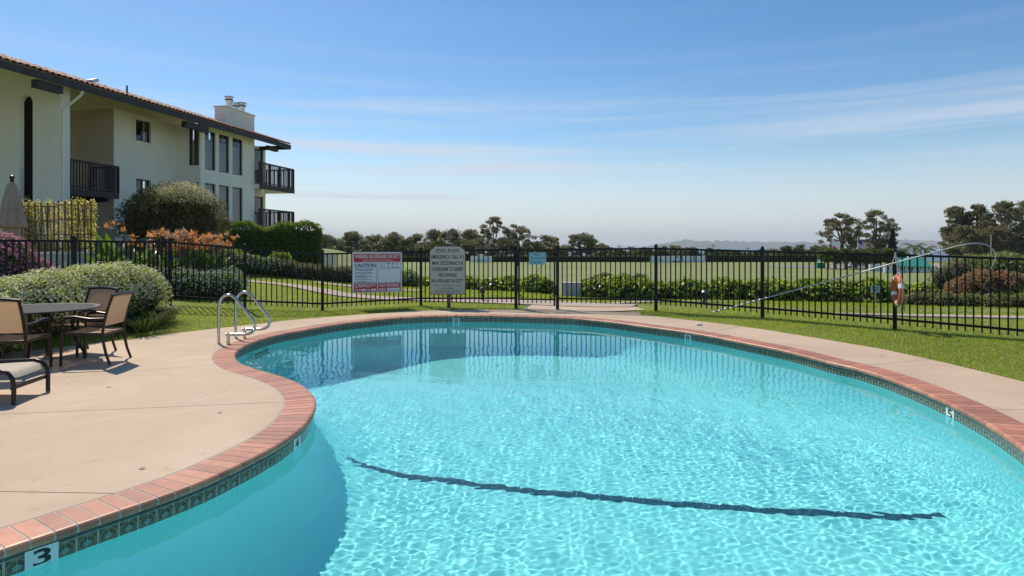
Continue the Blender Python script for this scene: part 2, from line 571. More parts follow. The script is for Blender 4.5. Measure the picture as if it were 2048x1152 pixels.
WATER_Z = -.15
def pool_grid(step, marg, zf, name, mat, parent):
    x0, y0 = WALL.min(0) - .2; x1, y1 = WALL.max(0) + .2
    X, Y = np.meshgrid(np.arange(x0, x1, step), np.arange(y0, y1, step))
    sd = pdist(X, Y, WALL[::2]); sd = np.where(inside(X, Y, WALL), sd, -sd)
    keep = sd > -marg
    idx = -np.ones(X.shape, int); idx[keep] = np.arange(keep.sum())
    Z = zf(X, Y, sd)
    q = np.stack([idx[:-1, :-1], idx[:-1, 1:], idx[1:, 1:], idx[1:, :-1]], -1).reshape(-1, 4)
    return np_mesh(name, np.c_[X[keep], Y[keep], Z[keep]], q[(q >= 0).all(1)], mat, parent, smooth=True)

def pool_depth(X, Y):
    t = np.clip((Y - (5.85 - .22 * X)) / 5, 0, 1)
    return 1.0 + .32 * np.clip((Y - 1.5) / 4.5, 0, 1) + 1.15 * t * t * (3 - 2 * t)
def floor_z(X, Y, sd):
    D = pool_depth(X, Y); w = (.66 - .30 * np.clip((Y - 6) / 5, 0, 1)) * D; q = 1 - np.clip(sd / w, 0, 1)
    return WATER_Z - D + .78 * D * (1 - np.sqrt(np.maximum(1 - q * q, 0)))

pool = tag(empty('pool_basin', (0, 8, -2.4)), 'kidney shaped swimming pool basin in aqua plaster', None, None, 'structure')
def inner_floor(X, Y, sd):
    return floor_z(X, Y, np.maximum(sd, .2)) - .006 * (sd < .33)
pf = pool_grid(.06, -.22, inner_floor, 'basin_floor', M['plaster'], pool)
offs = [0, .012, .03, .06, .10, .15, .21, .28, .345]; n = len(WALL); i = np.arange(n); j = (i + 1) % n
CV = np.vstack([np.c_[WALL - NRM * s, floor_z(*(WALL - NRM * s).T, np.full(n, s))] for s in offs])
pc = np_mesh('basin_cove', CV, np.vstack([np.c_[i + a * n, i + (a + 1) * n, j + (a + 1) * n, j + a * n] for a in range(len(offs) - 1)]), M['plaster'], pool, smooth=True)
pc.cycles.is_caustics_receiver = True
n = len(WALL); i = np.arange(n); j = (i + 1) % n
pw = np_mesh('basin_wall', np.r_[np.c_[WALL, np.full(n, -.04)], np.c_[WALL, np.full(n, -2.6)]], np.c_[i, i + n, j + n, j], M['plaster'], pool, smooth=True)
pf.cycles.is_caustics_receiver = True
pw.cycles.is_caustics_receiver = True

# dark tile line across the floor, small square tiles in two rows
line = np.array([(-1.66, 6.22), (-1.0, 6.02), (.0, 5.74), (.78, 5.57), (2.0, 5.29), (2.9, 5.11), (3.3, 5.05), (3.5, 5.04)])
ld = arclen(line); mb = MB()
for s in np.arange(.03, ld[-1] - .02, .046):
    x = np.interp(s, ld, line[:, 0]); y = np.interp(s, ld, line[:, 1])
    x2 = np.interp(s + .05, ld, line[:, 0]); y2 = np.interp(s + .05, ld, line[:, 1])
    a = math.atan2(y2 - y, x2 - x)
    for o in (-.023, .023):
        cx, cy = x - math.sin(a) * o, y + math.cos(a) * o
        sdv = pdist(np.array([cx]), np.array([cy]), WALL)
        z = floor_z(np.array([cx]), np.array([cy]), sdv)[0]
        mb.box((cx, cy, z + .006), (.042, .042, .014), a)
ft = tag(mb.build('floor_tile_line', M['floor_tile'], pool), kind='stuff')
ft.cycles.is_caustics_receiver = True

# water surface: real ripples, so the light pattern on the floor is refracted sunlight
wrs = np.random.default_rng(3); waves = []
for k in range(72):
    lam = wrs.choice([.05, .055, .062, .07, .08, .095, .13, .4]) * wrs.uniform(.85, 1.15)
    waves.append((2 * np.pi / lam, wrs.normal(R(60), R(75)), wrs.uniform(0, 6.28), lam))
def water_z(X, Y, sd):
    z = np.zeros(X.shape)
    calm = np.clip((13.2 - Y) / 6.5, .16, 1) * (.8 + .2 * np.sin(X * 1.3 + Y * .7))
    calm = calm * np.clip(.7 + sd / 1.2, .7, 1)
    for k, th, ph, lam in waves:
        z += WAVE * lam ** 1.4 * np.sin(k * (X * np.cos(th) + Y * np.sin(th)) + ph)
    # small ripple rings over the return jet by the ladder
    d = np.hypot(X + 3.75, Y - 9.35)
    z2 = .0016 * np.exp(-(d / .32) ** 2) * np.sin(d * 60)
    return WATER_Z + z * calm + z2
WAVE = .0016
wm, nt, b, o = nodes('pool_water')
nt.nodes.remove(b)
gl = nt.nodes.new('ShaderNodeBsdfGlass')
gl.inputs['IOR'].default_value = 1.333; gl.inputs['Roughness'].default_value = 0
gl.inputs['Color'].default_value = (.86, 1, 1, 1)
nt.links.new(gl.outputs[0], o.inputs['Surface'])
water = tag(pool_grid(.015, .03, water_z, 'pool_water', wm, None), 'rippled turquoise pool water', kind='structure')
water.cycles.is_caustics_caster = True

# ------------------------------------------------------------------ coping bricks, grout, waterline tiles
coping = tag(empty('pool_coping', (0, 14.3, 0)), 'terracotta bullnose brick coping round the pool', None, None, 'structure')
PROF = [(.002, -.036), (.0, -.026), (.005, -.012), (.015, -.003), (.03, 0), (.305, 0), (.305, -.055), (.016, -.055), (.006, -.048)]
def brick_arrays(k, gap=.0055):
    a, mid, c = (2 * k) % len(EDGE), (2 * k + 1) % len(EDGE), (2 * k + 2) % len(EDGE)
    lift = rng.uniform(-.0006, .0006)
    V = []
    for q, sgn in ((a, 1), (c, -1)):
        nn = NRM[q]; tt = TAN[q]
        for r, z in PROF:
            p = EDGE[q] + nn * r + tt * gap * sgn
            V.append((p[0], p[1], z + lift))
    m = len(PROF)
    Fc = [tuple(range(m)), tuple(reversed(range(m, 2 * m)))] + [(x, x + m, (x + 1) % m + m, (x + 1) % m) for x in range(m)]
    return V, Fc
cent = EDGE[1::2]
in_view = (np.abs(cent[:, 0]) < cent[:, 1] * .83) & (cent[:, 1] > 2.9)
order = [k for k in np.argsort(np.hypot(cent[:, 0], cent[:, 1])) if in_view[k]]
single = set(order[:300])
rest = MB()
for k in range(NB):
    V, Fc = brick_arrays(k)
    if k in single:
        MB().add(V, Fc).build('brick', M['brick'], coping)
    else:
        rest.add(V, Fc)
tag(rest.build('brick_course', M['brick'], coping), kind='stuff')
n = len(EDGE); i = np.arange(n); j = (i + 1) % n
gp = [(.010, -.052), (.0035, -.040), (.0025, -.026), (.0075, -.0135), (.0165, -.0055), (.03, -.0024), (.304, -.0022), (.316, -.0015), (.316, -.06), (.010, -.06)]
GV = np.vstack([np.c_[EDGE + NRM * r, np.full(n, z)] for r, z in gp])
np_mesh('grout', GV, np.vstack([np.c_[i + a * n, j + a * n, j + (a + 1) * n, i + (a + 1) * n] for a in range(len(gp) - 1)]), M['grout'], coping, smooth=False)

band = tag(empty('waterline_tiles', (0, 14.3, -.1)), 'waterline band of painted pool tiles', None, None, 'structure')
np_mesh('tile_grout', np.r_[np.c_[WALL - NRM * .0025, np.full(n, -.05)], np.c_[WALL - NRM * .0025, np.full(n, -.19)]], np.c_[i, i + n, j + n, j], M['grout'], band, smooth=True)
tmid = WALL[1::2]; ttan = TAN[1::2]; tnrm = NRM[1::2]
def tile_mesh(name, w, h, mat, d=.006):
    x, z = w / 2, h / 2
    V = [(-x, 0, -z), (x, 0, -z), (x, 0, z), (-x, 0, z), (-x, -d, -z), (x, -d, -z), (x, -d, z), (-x, -d, z)]
    Fc = [(4, 5, 6, 7), (0, 4, 7, 3), (5, 1, 2, 6), (7, 6, 2, 3), (0, 1, 5, 4)]
    me = bpy.data.meshes.new(name); me.from_pydata(V, [], Fc)
    l = me.uv_layers.new(name='UVMap')
    for lp in me.loops:
        c = V[lp.vertex_index]
        l.data[lp.index].uv = (c[0] / w + .5, c[2] / h + .5)
    me.materials.append(mat); return me
t_dec = tile_mesh('tile', PITCH - .005, .105, M['tile'])
t_strip = tile_mesh('strip_tile', PITCH - .005, .02, M['dark_tile'])
def inst(me, name, k, z, parent, off=.0):
    o = bpy.data.objects.new(name, me)
    p = tmid[k] - tnrm[k] * off
    o.location = (p[0], p[1], z)
    o.rotation_euler = (0, 0, math.atan2(ttan[k][1], ttan[k][0]))
    return link(o, parent)
t_single = [k for k in order if tmid[k][1] < 9.5][:150]
for k in t_single:
    inst(t_dec, 'tile', k, -.132, band); inst(t_strip, 'strip_tile', k, -.0675, band)
def merged(me, ks, z, name, mat):
    V = []; Fc = []; uv = []
    src = np.array([v.co[:] for v in me.vertices])
    polys = [list(p.vertices) for p in me.polygons]
    uvs = [l.uv[:] for l in me.uv_layers[0].data]
    for k in ks:
        a = math.atan2(ttan[k][1], ttan[k][0]); c, s = math.cos(a), math.sin(a)
        b0 = len(V)
        V += [(tmid[k][0] + c * x - s * y, tmid[k][1] + s * x + c * y, z + zz) for x, y, zz in src]
        Fc += [[b0 + q for q in p] for p in polys]; uv += uvs
    return tag(np_mesh(name, V, np.array(Fc), mat, band, uv=uv), kind='stuff')
far = [k for k in range(NB) if k not in set(t_single)]
merged(t_dec, far, -.132, 'tile_course', M['tile'])
merged(t_strip, far, -.0675, 'strip_tile_course', M['dark_tile'])
for digit, pt in (('3', GP(102, 1108, -.1)), ('4', GP(602, 884, -.1)), ('8', GP(915, 641, -.1)), ('8', GP(1377, 674, -.1)), ('5', GP(1898, 825, -.1))):
    k = int(np.argmin(np.hypot(*(tmid - np.array(pt)).T)))
    me = tile_mesh('depth_marker', .158, .124, M['white_tile'], .010)
    o = inst(me, 'depth_marker', k, -.122, band)
    o['label'] = 'white depth marker tile reading ' + digit
    a = ttan[k]
    org = (tmid[k][0] - tnrm[k][0] * .0112, tmid[k][1] - tnrm[k][1] * .0112, -.118)
    text(digit, M['black'], o, frame_matrix(org, (a[0], a[1], 0), (0, 0, 1)), .092, .085, name='digit', bold=.02)

# ------------------------------------------------------------------ terrain
CTRL = [(-8.8,9.4,.28),(-8.27,11.8,.29),(-7.72,14.1,.27),(-6.24,14.6,.12),(-4.64,15.3,.0),(-2.36,16.2,.045),(.1,15.6,.03),(1.13,15.5,.0),(2.3,15.2,.0),(1.8,16.5,.0),(3.41,14.8,.05),(5.37,13.4,.06),(7.26,11.85,.02),(9.1,10.3,.0),(11,8,0),
        (-7.9,8.6,.0),(-6.56,10.49,0),(-5.66,12.,0),(-4.74,13.33,0),(-3.69,14.22,0),(-1.62,15.5,0),(3.72,13.42,0),(4.8,11.79,0),(5.71,9.57,0),(6,7.3,0),(6,4,0),(-9,4,0),(-9.5,7,.1),(0,0,0),(0,-10,0),(-12,-8,0),(14,-5,0),(-14,2,.3),
        (-13,20,1.3),(-12,24,1.3),(-9,27,.55),(-14,30,1.5),(-20,25,1.8),(-16,15,1.0),(-12,13,.6),(-11,17,.75),(-8.5,17,.42),(-6,17,.17),(-7,20,.3),(-10.2,22,.45),(-5,19,.08),(-4,22,-.02),(-6,26,.1),
        (0,19,0),(0,24,-.2),(3,22.6,-.33),(8,22,-.33),(13,20,-.28),(20,20,-.3),(10,14,0),(14,12,0),(9,17,-.1),(16,16,-.1),(0,30,-.7),(10,28,-.8),(20,27,-.9),(-8,33,-.1),(-4,31,-.4),(-16,38,1.2),(-10,38,.2),(-25,12,1.2),(-26,40,1.6),(28,14,0),(30,24,-.6)]
CT = np.array(CTRL)
def kern(a, b):
    return np.sqrt(((a[:, None, :] - b[None, :, :]) ** 2).sum(-1) + .3)
_A = np.zeros((len(CT) + 3,) * 2)
_A[:len(CT), :len(CT)] = kern(CT[:, :2], CT[:, :2]) + np.eye(len(CT)) * -.05
_A[:len(CT), -3:] = np.c_[np.ones(len(CT)), CT[:, :2]]; _A[-3:, :len(CT)] = _A[:len(CT), -3:].T
_W = np.linalg.solve(_A, np.r_[CT[:, 2], 0, 0, 0])
def sstep(a, b, x):
    t = np.clip((x - a) / (b - a), 0, 1); return t * t * (3 - 2 * t)
def terrain(X, Y):
    X = np.atleast_1d(np.asarray(X, float)); Y = np.atleast_1d(np.asarray(Y, float))
    sh = X.shape; q = np.c_[np.clip(X.ravel(), -28, 32), np.clip(Y.ravel(), -12, 42)]
    z = np.zeros(len(q))
    for a in range(0, len(q), 20000):
        z[a:a + 20000] = kern(q[a:a + 20000], CT[:, :2]) @ _W[:-3] + _W[-3] + q[a:a + 20000] @ _W[-2:]
    z = z.reshape(sh)
    fieldw = sstep(26, 40, Y + .02 * X) * sstep(-15, -7, X + .15 * (Y - 36))
    z = z * (1 - fieldw) - 1.8 * fieldw
    z = np.where(Y > 60, np.minimum(z, z * (1 - sstep(60, 120, Y)) - 1.8 * sstep(60, 120, Y)), z)
    return z - 34 * sstep(126, 460, Y)
def tz(x, y):
    return float(terrain(x, y)[0])

# deck outline: pairs of a point on the coping and the matching outer point
PAIRS = [((-2.68,3.3),(-9.5,2.6)),((-2.4,3.93),(-9.3,4.3)),((-2.2,6.41),(-9.2,5.1)),((-3.9,8.42),(-8.6,5.9)),((-4.3,9.3),(-8.2,8.2)),((-4.45,9.9),(-7.37,9.48)),((-4.45,10.5),(-6.56,10.49)),((-4.4,11.1),(-6.16,11.26)),
         ((-4.2,11.6),(-5.66,12.0)),((-3.9,12.2),(-5.15,12.66)),((-3.6,12.8),(-4.74,13.33)),((-2.9,13.6),(-3.69,14.22)),((-2.2,14.1),(-2.56,15.15)),((-1.5,14.3),(-1.62,15.45)),((-.6,14.3),(-.51,15.5)),((.2,14.2),(.1,15.5)),((.6,14.1),(.35,15.52)),
         ((1.9,13.4),(3.1,14.83)),((2.15,13.2),(2.92,14.35)),((2.9,12.2),(3.72,13.42)),((3.3,11.5),(4.38,12.55)),((3.7,10.8),(4.8,11.79)),((4.1,9.8),(5.27,10.7)),((4.45,8.9),(5.71,9.57)),((4.65,8.0),(5.9,8.41)),((4.7,7.3),(5.97,7.6)),
         ((4.55,6.2),(6.1,6.2)),((4.2,5.0),(6.1,4.4)),((3.4,3.6),(5.6,2.2)),((2.2,2.3),(4.2,-.5)),((.2,1.3),(1.2,-2.5)),((-1.5,1.2),(-2.6,-2.5)),((-2.9,1.7),(-6.5,-1)),((-3.1,2.4),(-9,1.2))]
fine, _ = at_steps(CURVE, 1600)
fn, ft_ = normals(fine)
INN = fine + fn * .318
FL = arclen(np.vstack([fine, fine[:1]]))
sp = []
for a, bpt in PAIRS:
    k = int(np.argmin(np.hypot(*(INN - np.array(a)).T)))
    sp.append(FL[k])
sp = np.array(sp); sp = np.where(sp < sp[0] - 1e-6, sp + FL[-1], sp)
assert (np.diff(sp) > 0).all(), sp
sp2 = np.r_[sp, sp[0] + FL[-1]]; OUTP = np.array([b for a, b in PAIRS] + [PAIRS[0][1]])
def deck_pair(s):
    k = (s % FL[-1])
    I2 = np.vstack([INN, INN[:1]])
    p = np.array([np.interp(k, FL, I2[:, 0]), np.interp(k, FL, I2[:, 1])])
    ss = s if s >= sp2[0] else s + FL[-1]
    if ss > sp2[-1]: ss -= FL[-1]
    q = np.array([np.interp(ss, sp2, OUTP[:, 0]), np.interp(ss, sp2, OUTP[:, 1])])
    return p, q
def s_of(pt):
    k = int(np.argmin(np.hypot(*(INN - np.array(pt)).T)))
    v = FL[k]; return v if v >= sp2[0] else v + FL[-1]
JOINTS = sorted(s_of(p) for p in [(-2.4,3.93),(-2.2,6.41),(-3.9,8.42),(-4.5,10.3),(-3.3,13.1),(-.6,14.4),(1.9,13.4),(3.4,11.3),(4.65,8.3),(4.6,6.1),(3.4,3.6),(.2,1.3),(-2.9,1.7)])
deck = tag(empty('pool_deck', (-5, 8, -.1)), 'tan concrete pool deck poured in slabs', None, None, 'structure')
for a, bq in zip(JOINTS, JOINTS[1:] + [JOINTS[0] + FL[-1]]):
    ss = np.linspace(a, bq, max(3, int((bq - a) / .12)))
    prs = [deck_pair(s) for s in ss]
    # pull both ends back a few millimetres for the open joint
    for e, q in ((0, 1), (-1, -2)):
        p0, q0 = prs[e]; p1, q1 = prs[q]
        g = .006
        prs[e] = (p0 + (p1 - p0) / max(np.linalg.norm(p1 - p0), 1e-6) * g, q0 + (q1 - q0) / max(np.linalg.norm(q1 - q0), 1e-6) * min(g, np.linalg.norm(q1 - q0)))
    m = len(prs)
    In = np.array([p for p, q in prs]); Ou = np.array([q for p, q in prs])
    V = np.r_[np.c_[In, np.zeros(m)], np.c_[Ou, np.zeros(m)], np.c_[In, np.full(m, -.1)], np.c_[Ou, np.full(m, -.1)]]
    k = np.arange(m - 1)
    Fc = [np.c_[k, k + 1, k + 1 + m, k + m], np.c_[k + m, k + 1 + m, k + 1 + 3 * m, k + 3 * m], np.c_[k + 1, k, k + 2 * m, k + 1 + 2 * m],
          np.array([[0, m, 3 * m, 2 * m], [2 * m - 1, m - 1, 3 * m - 1, 4 * m - 1]])]
    recalc(np_mesh('slab', V, Fc, M['deck'], deck))
ss = np.linspace(sp2[0], sp2[-1], 400)
prs = [deck_pair(s) for s in ss]
m = len(prs); k = np.arange(m - 1)
V = np.r_[np.c_[np.array([p for p, q in prs]), np.full(m, -.009)], np.c_[np.array([p + (q - p) * .97 for p, q in prs]), np.full(m, -.009)]]
np_mesh('joint_filler', V, np.c_[k, k + 1, k + 1 + m, k + m], M['joint'], deck)
DECK = np.array([q for p, q in prs[:-1]])

# ground sheet
def ground_material():
    m, nt, b, o = nodes('lawn')
    a = noise(nt, .35, 5, .6)
    c = ramp(nt, a.outputs[0], [(.28, (.12, .165, .020)), (.52, (.20, .235, .028)), (.75, (.29, .27, .07))])
    f = noise(nt, 60, 4, .7)
    c = mixc(nt, .7, c, ramp(nt, f.outputs[0], [(.3, (.55, .6, .5)), (.7, (1.25, 1.2, 1.1))]), 'MULTIPLY')
    nt.links.new(c, b.inputs['Base Color'])
    b.inputs['Roughness'].default_value = .85
    bump(nt, b, f.outputs[0], .8, .03)
    return m
M['lawn'] = ground_material()
def stretch(a0, a1, d0, far, g=1.25):
    c = list(np.arange(a0, a1, d0)); d = d0; x = c[-1]
    while x < far:
        d *= g; x += d; c.append(x)
    return c
xs = np.array(sorted(set([-v for v in stretch(0, 11, .12, 1500)] + stretch(0, 11, .12, 1500))))
ys = np.array(sorted(set([-v for v in stretch(0, .2, .2, 80)] + stretch(0, 26, .13, 520, 1.06))))
X, Y = np.meshgrid(xs, ys)
Z = terrain(X, Y) - .015
near = (np.abs(X) < 14) & (np.abs(Y) < 20)
ind = np.zeros(X.shape, bool); ind[near] = inside(X[near], Y[near], DECK)
dd = np.full(X.shape, 9.0); dd[near] = pdist(X[near], Y[near], DECK)
Z = np.where(ind, np.where(dd > .14, -.14, np.minimum(Z, -.02)), Z)
pin = np.zeros(X.shape, bool); pin[near] = inside(X[near], Y[near], EDGE + NRM * .3)
Z = np.where(pin, -3.2, Z)
ny, nx = X.shape
idx = np.arange(nx * ny).reshape(ny, nx)
tag(np_mesh('ground', np.c_[X.ravel(), Y.ravel(), Z.ravel()], np.stack([idx[:-1, :-1], idx[:-1, 1:], idx[1:, 1:], idx[1:, :-1]], -1).reshape(-1, 4), M['lawn'], smooth=True),
    'mown green lawn sloping away from the pool', kind='structure')

# playing field
def field_material():
    m, nt, b, o = nodes('field_turf')
    a = noise(nt, .05, 6, .6, stretch=(1, 2.5, 1))
    c = ramp(nt, a.outputs[0], [(.3, (.165, .205, .048)), (.5, (.215, .245, .068)), (.72, (.26, .265, .095))])
    s = noise(nt, .9, 2, .5, stretch=(.03, .35, 1))
    c = mixc(nt, .5, c, ramp(nt, s.outputs[0], [(.4, (.88, .92, .85)), (.6, (1.08, 1.06, 1.05))]), 'MULTIPLY')
    f = noise(nt, 9, 4, .7)
    c = mixc(nt, .4, c, ramp(nt, f.outputs[0], [(.3, (.8, .8, .8)), (.7, (1.15, 1.15, 1.1))]), 'MULTIPLY')
    nt.links.new(c, b.inputs['Base Color']); b.inputs['Roughness'].default_value = .9
    return m
M['field'] = field_material()
fx = np.linspace(-34, 105, 140); fy = np.linspace(38, 122, 85)
X, Y = np.meshgrid(fx, fy); Z = terrain(X, Y) + .05
idx = np.arange(X.size).reshape(X.shape)
tag(np_mesh('field', np.c_[X.ravel(), Y.ravel(), Z.ravel()], np.stack([idx[:-1, :-1], idx[:-1, 1:], idx[1:, 1:], idx[1:, :-1]], -1).reshape(-1, 4), M['field'], smooth=True),
    'wide flat playing field of pale dry turf', kind='structure')

# footpaths
def ribbon(name, label, pts, width, mat=M['path'], lift=.02):
    P = np.array(pts); d = arclen(P); s = np.linspace(0, d[-1], max(8, int(d[-1] / .3)))
    C = np.c_[np.interp(s, d, P[:, 0]), np.interp(s, d, P[:, 1])]
    for _ in range(6): C[1:-1] = (C[:-2] + 2 * C[1:-1] + C[2:]) / 4
    t = np.gradient(C, axis=0); t /= np.linalg.norm(t, axis=1, keepdims=True); nn = np.c_[-t[:, 1], t[:, 0]]
    w = np.interp(s, d, width) if not isinstance(width, (int, float)) else np.full(len(s), width)
    rows = [C + nn * (w * k / 2)[:, None] for k in (-1, -.5, 0, .5, 1)]
    V = np.vstack([np.c_[r, terrain(r[:, 0], r[:, 1]) + lift] for r in rows] + [np.c_[rows[q], terrain(rows[q][:, 0], rows[q][:, 1]) - .05] for q in (0, 4)])
    m = len(s); k = np.arange(m - 1)
    Fc = [np.c_[k + a * m, k + 1 + a * m, k + 1 + (a + 1) * m, k + (a + 1) * m] for a in range(4)] + [np.c_[k + 5 * m, k + 1 + 5 * m, k + 1, k], np.c_[k + 4 * m, k + 1 + 4 * m, k + 1 + 6 * m, k + 6 * m]]
    return tag(np_mesh(name, V, Fc, mat), label, kind='structure')
ribbon('path', 'curving concrete walk from the building to the gate', [(-13, 22.6), (-10.6, 22.1), (-8.5, 21), (-6.5, 19.8), (-4.6, 18.6), (-2.6, 17.9), (-.6, 17.4), (1.5, 16.9), (3.2, 16.3)], [1.0, 1.0, 1.0, .95, .95, 1.0, 1.2, 1.5, 1.0])
ribbon('path', 'short concrete apron through the pool gate', [(1.75, 15.05), (1.8, 16.0), (1.8, 17.3)], [2.9, 2.7, 2.2], M['deck'], .006)
ribbon('path', 'side walk joining the curving walk', [(-7.2, 22.9), (-6.0, 22.4), (-4.6, 22.2), (-3.2, 22.6)], .55)
ribbon('path', 'walk beyond the fence beside the low hedge', [(2.6, 17.0), (4.2, 18.6), (6.0, 19.4), (7.5, 19.2)], [.3, .45, .4, .1], lift=.028)
M['road'] = pmat('car_park_asphalt', (.20, .185, .165), (.27, .25, .23), .6, .9)
ribbon('road', 'pale car park road behind the street trees', [(40, 97), (50, 95), (62, 94), (76, 92)], [10, 13, 14, 15], M['road'], .09)
ribbon('path', 'straight walk beyond the fence by the red shrub', [(7.4, 14.4), (9, 14.1), (12, 13.8), (16, 13.5), (22, 13)], [.15, .55, .62, .65, .65])

# sea, islands
def sea_material():
    m, nt, b, o = nodes('sea_water')
    b.inputs['Base Color'].default_value = (.02, .07, .12, 1)
    b.inputs['Roughness'].default_value = .35
    n = noise(nt, .02, 5, .6, stretch=(1, 2, 1)); bump(nt, b, n.outputs[0], .4, 4)
    return m
tag(np_mesh('sea', [(-14000, 330, -35.6), (14000, 330, -35.6), (14000, 12000, -35.6), (-14000, 12000, -35.6)], np.array([[0, 1, 2, 3]]), sea_material()), 'blue sea beyond the trees', kind='structure')
def island(name, label, x0, x1, y, peaks, seed):
    r = np.random.default_rng(seed)
    nx, ny = 70, 14
    X, T = np.meshgrid(np.linspace(x0, x1, nx), np.linspace(0, 1, ny))
    prof = np.interp(X[0], [x0 + (x1 - x0) * a for a, h in peaks], [h for a, h in peaks])
    prof = prof + np.convolve(r.normal(0, 1, nx + 8), np.ones(9) / 9, 'valid') * 10 * (prof > 2)
    Z = np.maximum(prof, 0)[None, :] * np.sin(T * np.pi) ** .8 * (1 + .12 * r.normal(size=X.shape)) - 37
    idx = np.arange(X.size).reshape(X.shape)
    tag(np_mesh(name, np.c_[X.ravel(), (y + T * 1500).ravel(), Z.ravel()], np.stack([idx[:-1, :-1], idx[:-1, 1:], idx[1:, 1:], idx[1:, :-1]], -1).reshape(-1, 4), M['hill'], smooth=True), label, kind='structure')
M['hill'] = pmat('island_scrub', (.05, .06, .035), (.10, .095, .06), .004, .95)
island('hills', 'long low island on the sea horizon', 2100, 5000, 9000, [(0, 0), (.1, 70), (.2, 112), (.3, 95), (.5, 92), (.62, 80), (.8, 84), (1, 60)], 1)
island('hills', 'island on the horizon behind the palms', 5100, 7400, 9200, [(0, 60), (.25, 120), (.45, 112), (.7, 90), (1, 30)], 2)
hz = np_mesh('haze', [(x, y, z) for z in (-45, 190) for y in (-120, 12400) for x in (-14500, 14500)],
             np.array([[0, 2, 3, 1], [4, 5, 7, 6], [0, 1, 5, 4], [2, 6, 7, 3], [0, 4, 6, 2], [1, 3, 7, 5]]), bpy.data.materials.new('haze_air'))
recalc(hz)
hm = hz.data.materials[0]; hm.use_nodes = True; nt = hm.node_tree; nt.nodes.clear()
o = nt.nodes.new('ShaderNodeOutputMaterial'); pv = nt.nodes.new('ShaderNodeVolumePrincipled')
pv.inputs['Density'].default_value = 1.0e-4
pv.inputs['Color'].default_value = (.92, .97, 1, 1)
nt.links.new(pv.outputs[0], o.inputs['Volume'])
tag(hz, 'pale sea haze in the air', kind='stuff')

# ------------------------------------------------------------------ fence and gate
POST_L = [(-9.4, 7.1), (-8.8, 9.43), (-8.27, 11.8), (-7.72, 14.1), (-6.24, 14.6), (-4.64, 15.3), (-2.36, 16.2), (.1, 15.6)]
POST_R = [(1.13, 15.5), (3.41, 14.8), (5.37, 13.4), (7.26, 11.85), (9.1, 10.3), (10.9, 8.7)]
TOPS = {(-9.4, 7.1): 1.75, (-8.8, 9.43): 1.75, (-8.27, 11.8): 1.76, (-7.72, 14.1): 1.747, (-6.24, 14.6): 1.6, (-4.64, 15.3): 1.465, (-2.36, 16.2): 1.516, (.1, 15.6): 1.574,
        (1.13, 15.5): 1.575, (3.41, 14.8): 1.6, (5.37, 13.4): 1.546, (7.26, 11.85): 1.496, (9.1, 10.3): 1.43, (10.9, 8.7): 1.36}
picket_me = bpy.data.meshes.new('picket')
_p = MB().box((0, 0, .66), (.024, .024, 1.32)); picket_me.from_pydata(_p.v, [], _p.f); picket_me.materials.append(M['black_metal'])
post_b = MB().box((0, 0, .62), (.066, .066, 1.64)).box((0, 0, 1.447), (.078, .078, .02)).lathe([(.022, 1.455), (.034, 1.47), (.034, 1.485), (.018, 1.498), (.004, 1.502)], n=10)
post_me = bpy.data.meshes.new('post'); post_me.from_pydata(post_b.v, [], post_b.f); post_me.materials.append(M['black_metal'])

def put(me, name, loc, rz, parent):
    o = bpy.data.objects.new(name, me); o.location = loc; o.rotation_euler = (0, 0, rz)
    return link(o, parent)

def fence(label, posts, gap=.118):
    t = thing('pool_fence', label, 'fence', (posts[len(posts) // 2][0], posts[len(posts) // 2][1], 0))
    for p, q in zip(posts, posts[1:]):
        a = math.atan2(q[1] - p[1], q[0] - p[0]); L = math.hypot(q[0] - p[0], q[1] - p[1])
        dx, dy = math.cos(a), math.sin(a)
        zp, zq = TOPS[p] - 1.47, TOPS[q] - 1.47
        for h, w in ((1.385, .038), (.17, .038)):
            MB().bar((p[0] + dx * .027, p[1] + dy * .027, zp + h), (q[0] - dx * .027, q[1] - dy * .027, zq + h), w, .042).build('rail', M['black_metal'], t)
        nP = int(round(L / gap)) - 1
        for k in range(1, nP + 1):
            f = k / (nP + 1)
            put(picket_me, 'picket', (p[0] + (q[0] - p[0]) * f, p[1] + (q[1] - p[1]) * f, zp + (zq - zp) * f + .065), a, t)
    for k, p in enumerate(posts):
        q = posts[min(k + 1, len(posts) - 1)]; r = posts[max(k - 1, 0)]
        put(post_me, 'post', (p[0], p[1], TOPS[p] - 1.502 + .03), math.atan2(q[1] - r[1], q[0] - r[0]), t)
    return t
fence('black metal picket fence carrying the red and white warning sign', POST_L)
fence('black metal picket fence carrying the orange life ring', POST_R)

g0, g1 = np.array(POST_L[-1]), np.array(POST_R[0])
gd = (g1 - g0) / np.linalg.norm(g1 - g0); GA = math.atan2(gd[1], gd[0])
gate = thing('pool_gate', 'black metal picket gate carrying the small blue sign', 'gate', (*((g0 + g1) / 2), .05))
def gpt(s, z, off=0.0):
    return (g0[0] + gd[0] * s + gd[1] * off, g0[1] + gd[1] * s - gd[0] * off, z)
GL = float(np.linalg.norm(g1 - g0))
for s in (.075, GL - .075):
    MB().box(gpt(s, .80), (.042, .042, 1.42), GA).build('stile', M['black_metal'], gate)
for z in (1.475, .25):
    MB().bar(gpt(.096, z), gpt(GL - .096, z), .034, .036).build('rail', M['black_metal'], gate)
for k in range(1, 8):
    put(picket_me, 'picket', gpt(.075 + (GL - .15) * k / 8, .155), GA, gate)
MB().tube([gpt(.10, .28, -.03), gpt(GL * .52, .95, -.03), gpt(GL - .1, 1.44, -.03)], .005, 6).build('brace_rod', M['black_metal'], gate)
MB().box(gpt(.035, 1.22), (.03, .06, .30), GA).build('latch_box', M['black_metal'], gate, bevel=.006)
for z in (.4, 1.35):
    MB().box(gpt(GL - .036, z), (.05, .05, .09), GA).build('hinge', M['black_metal'], gate)
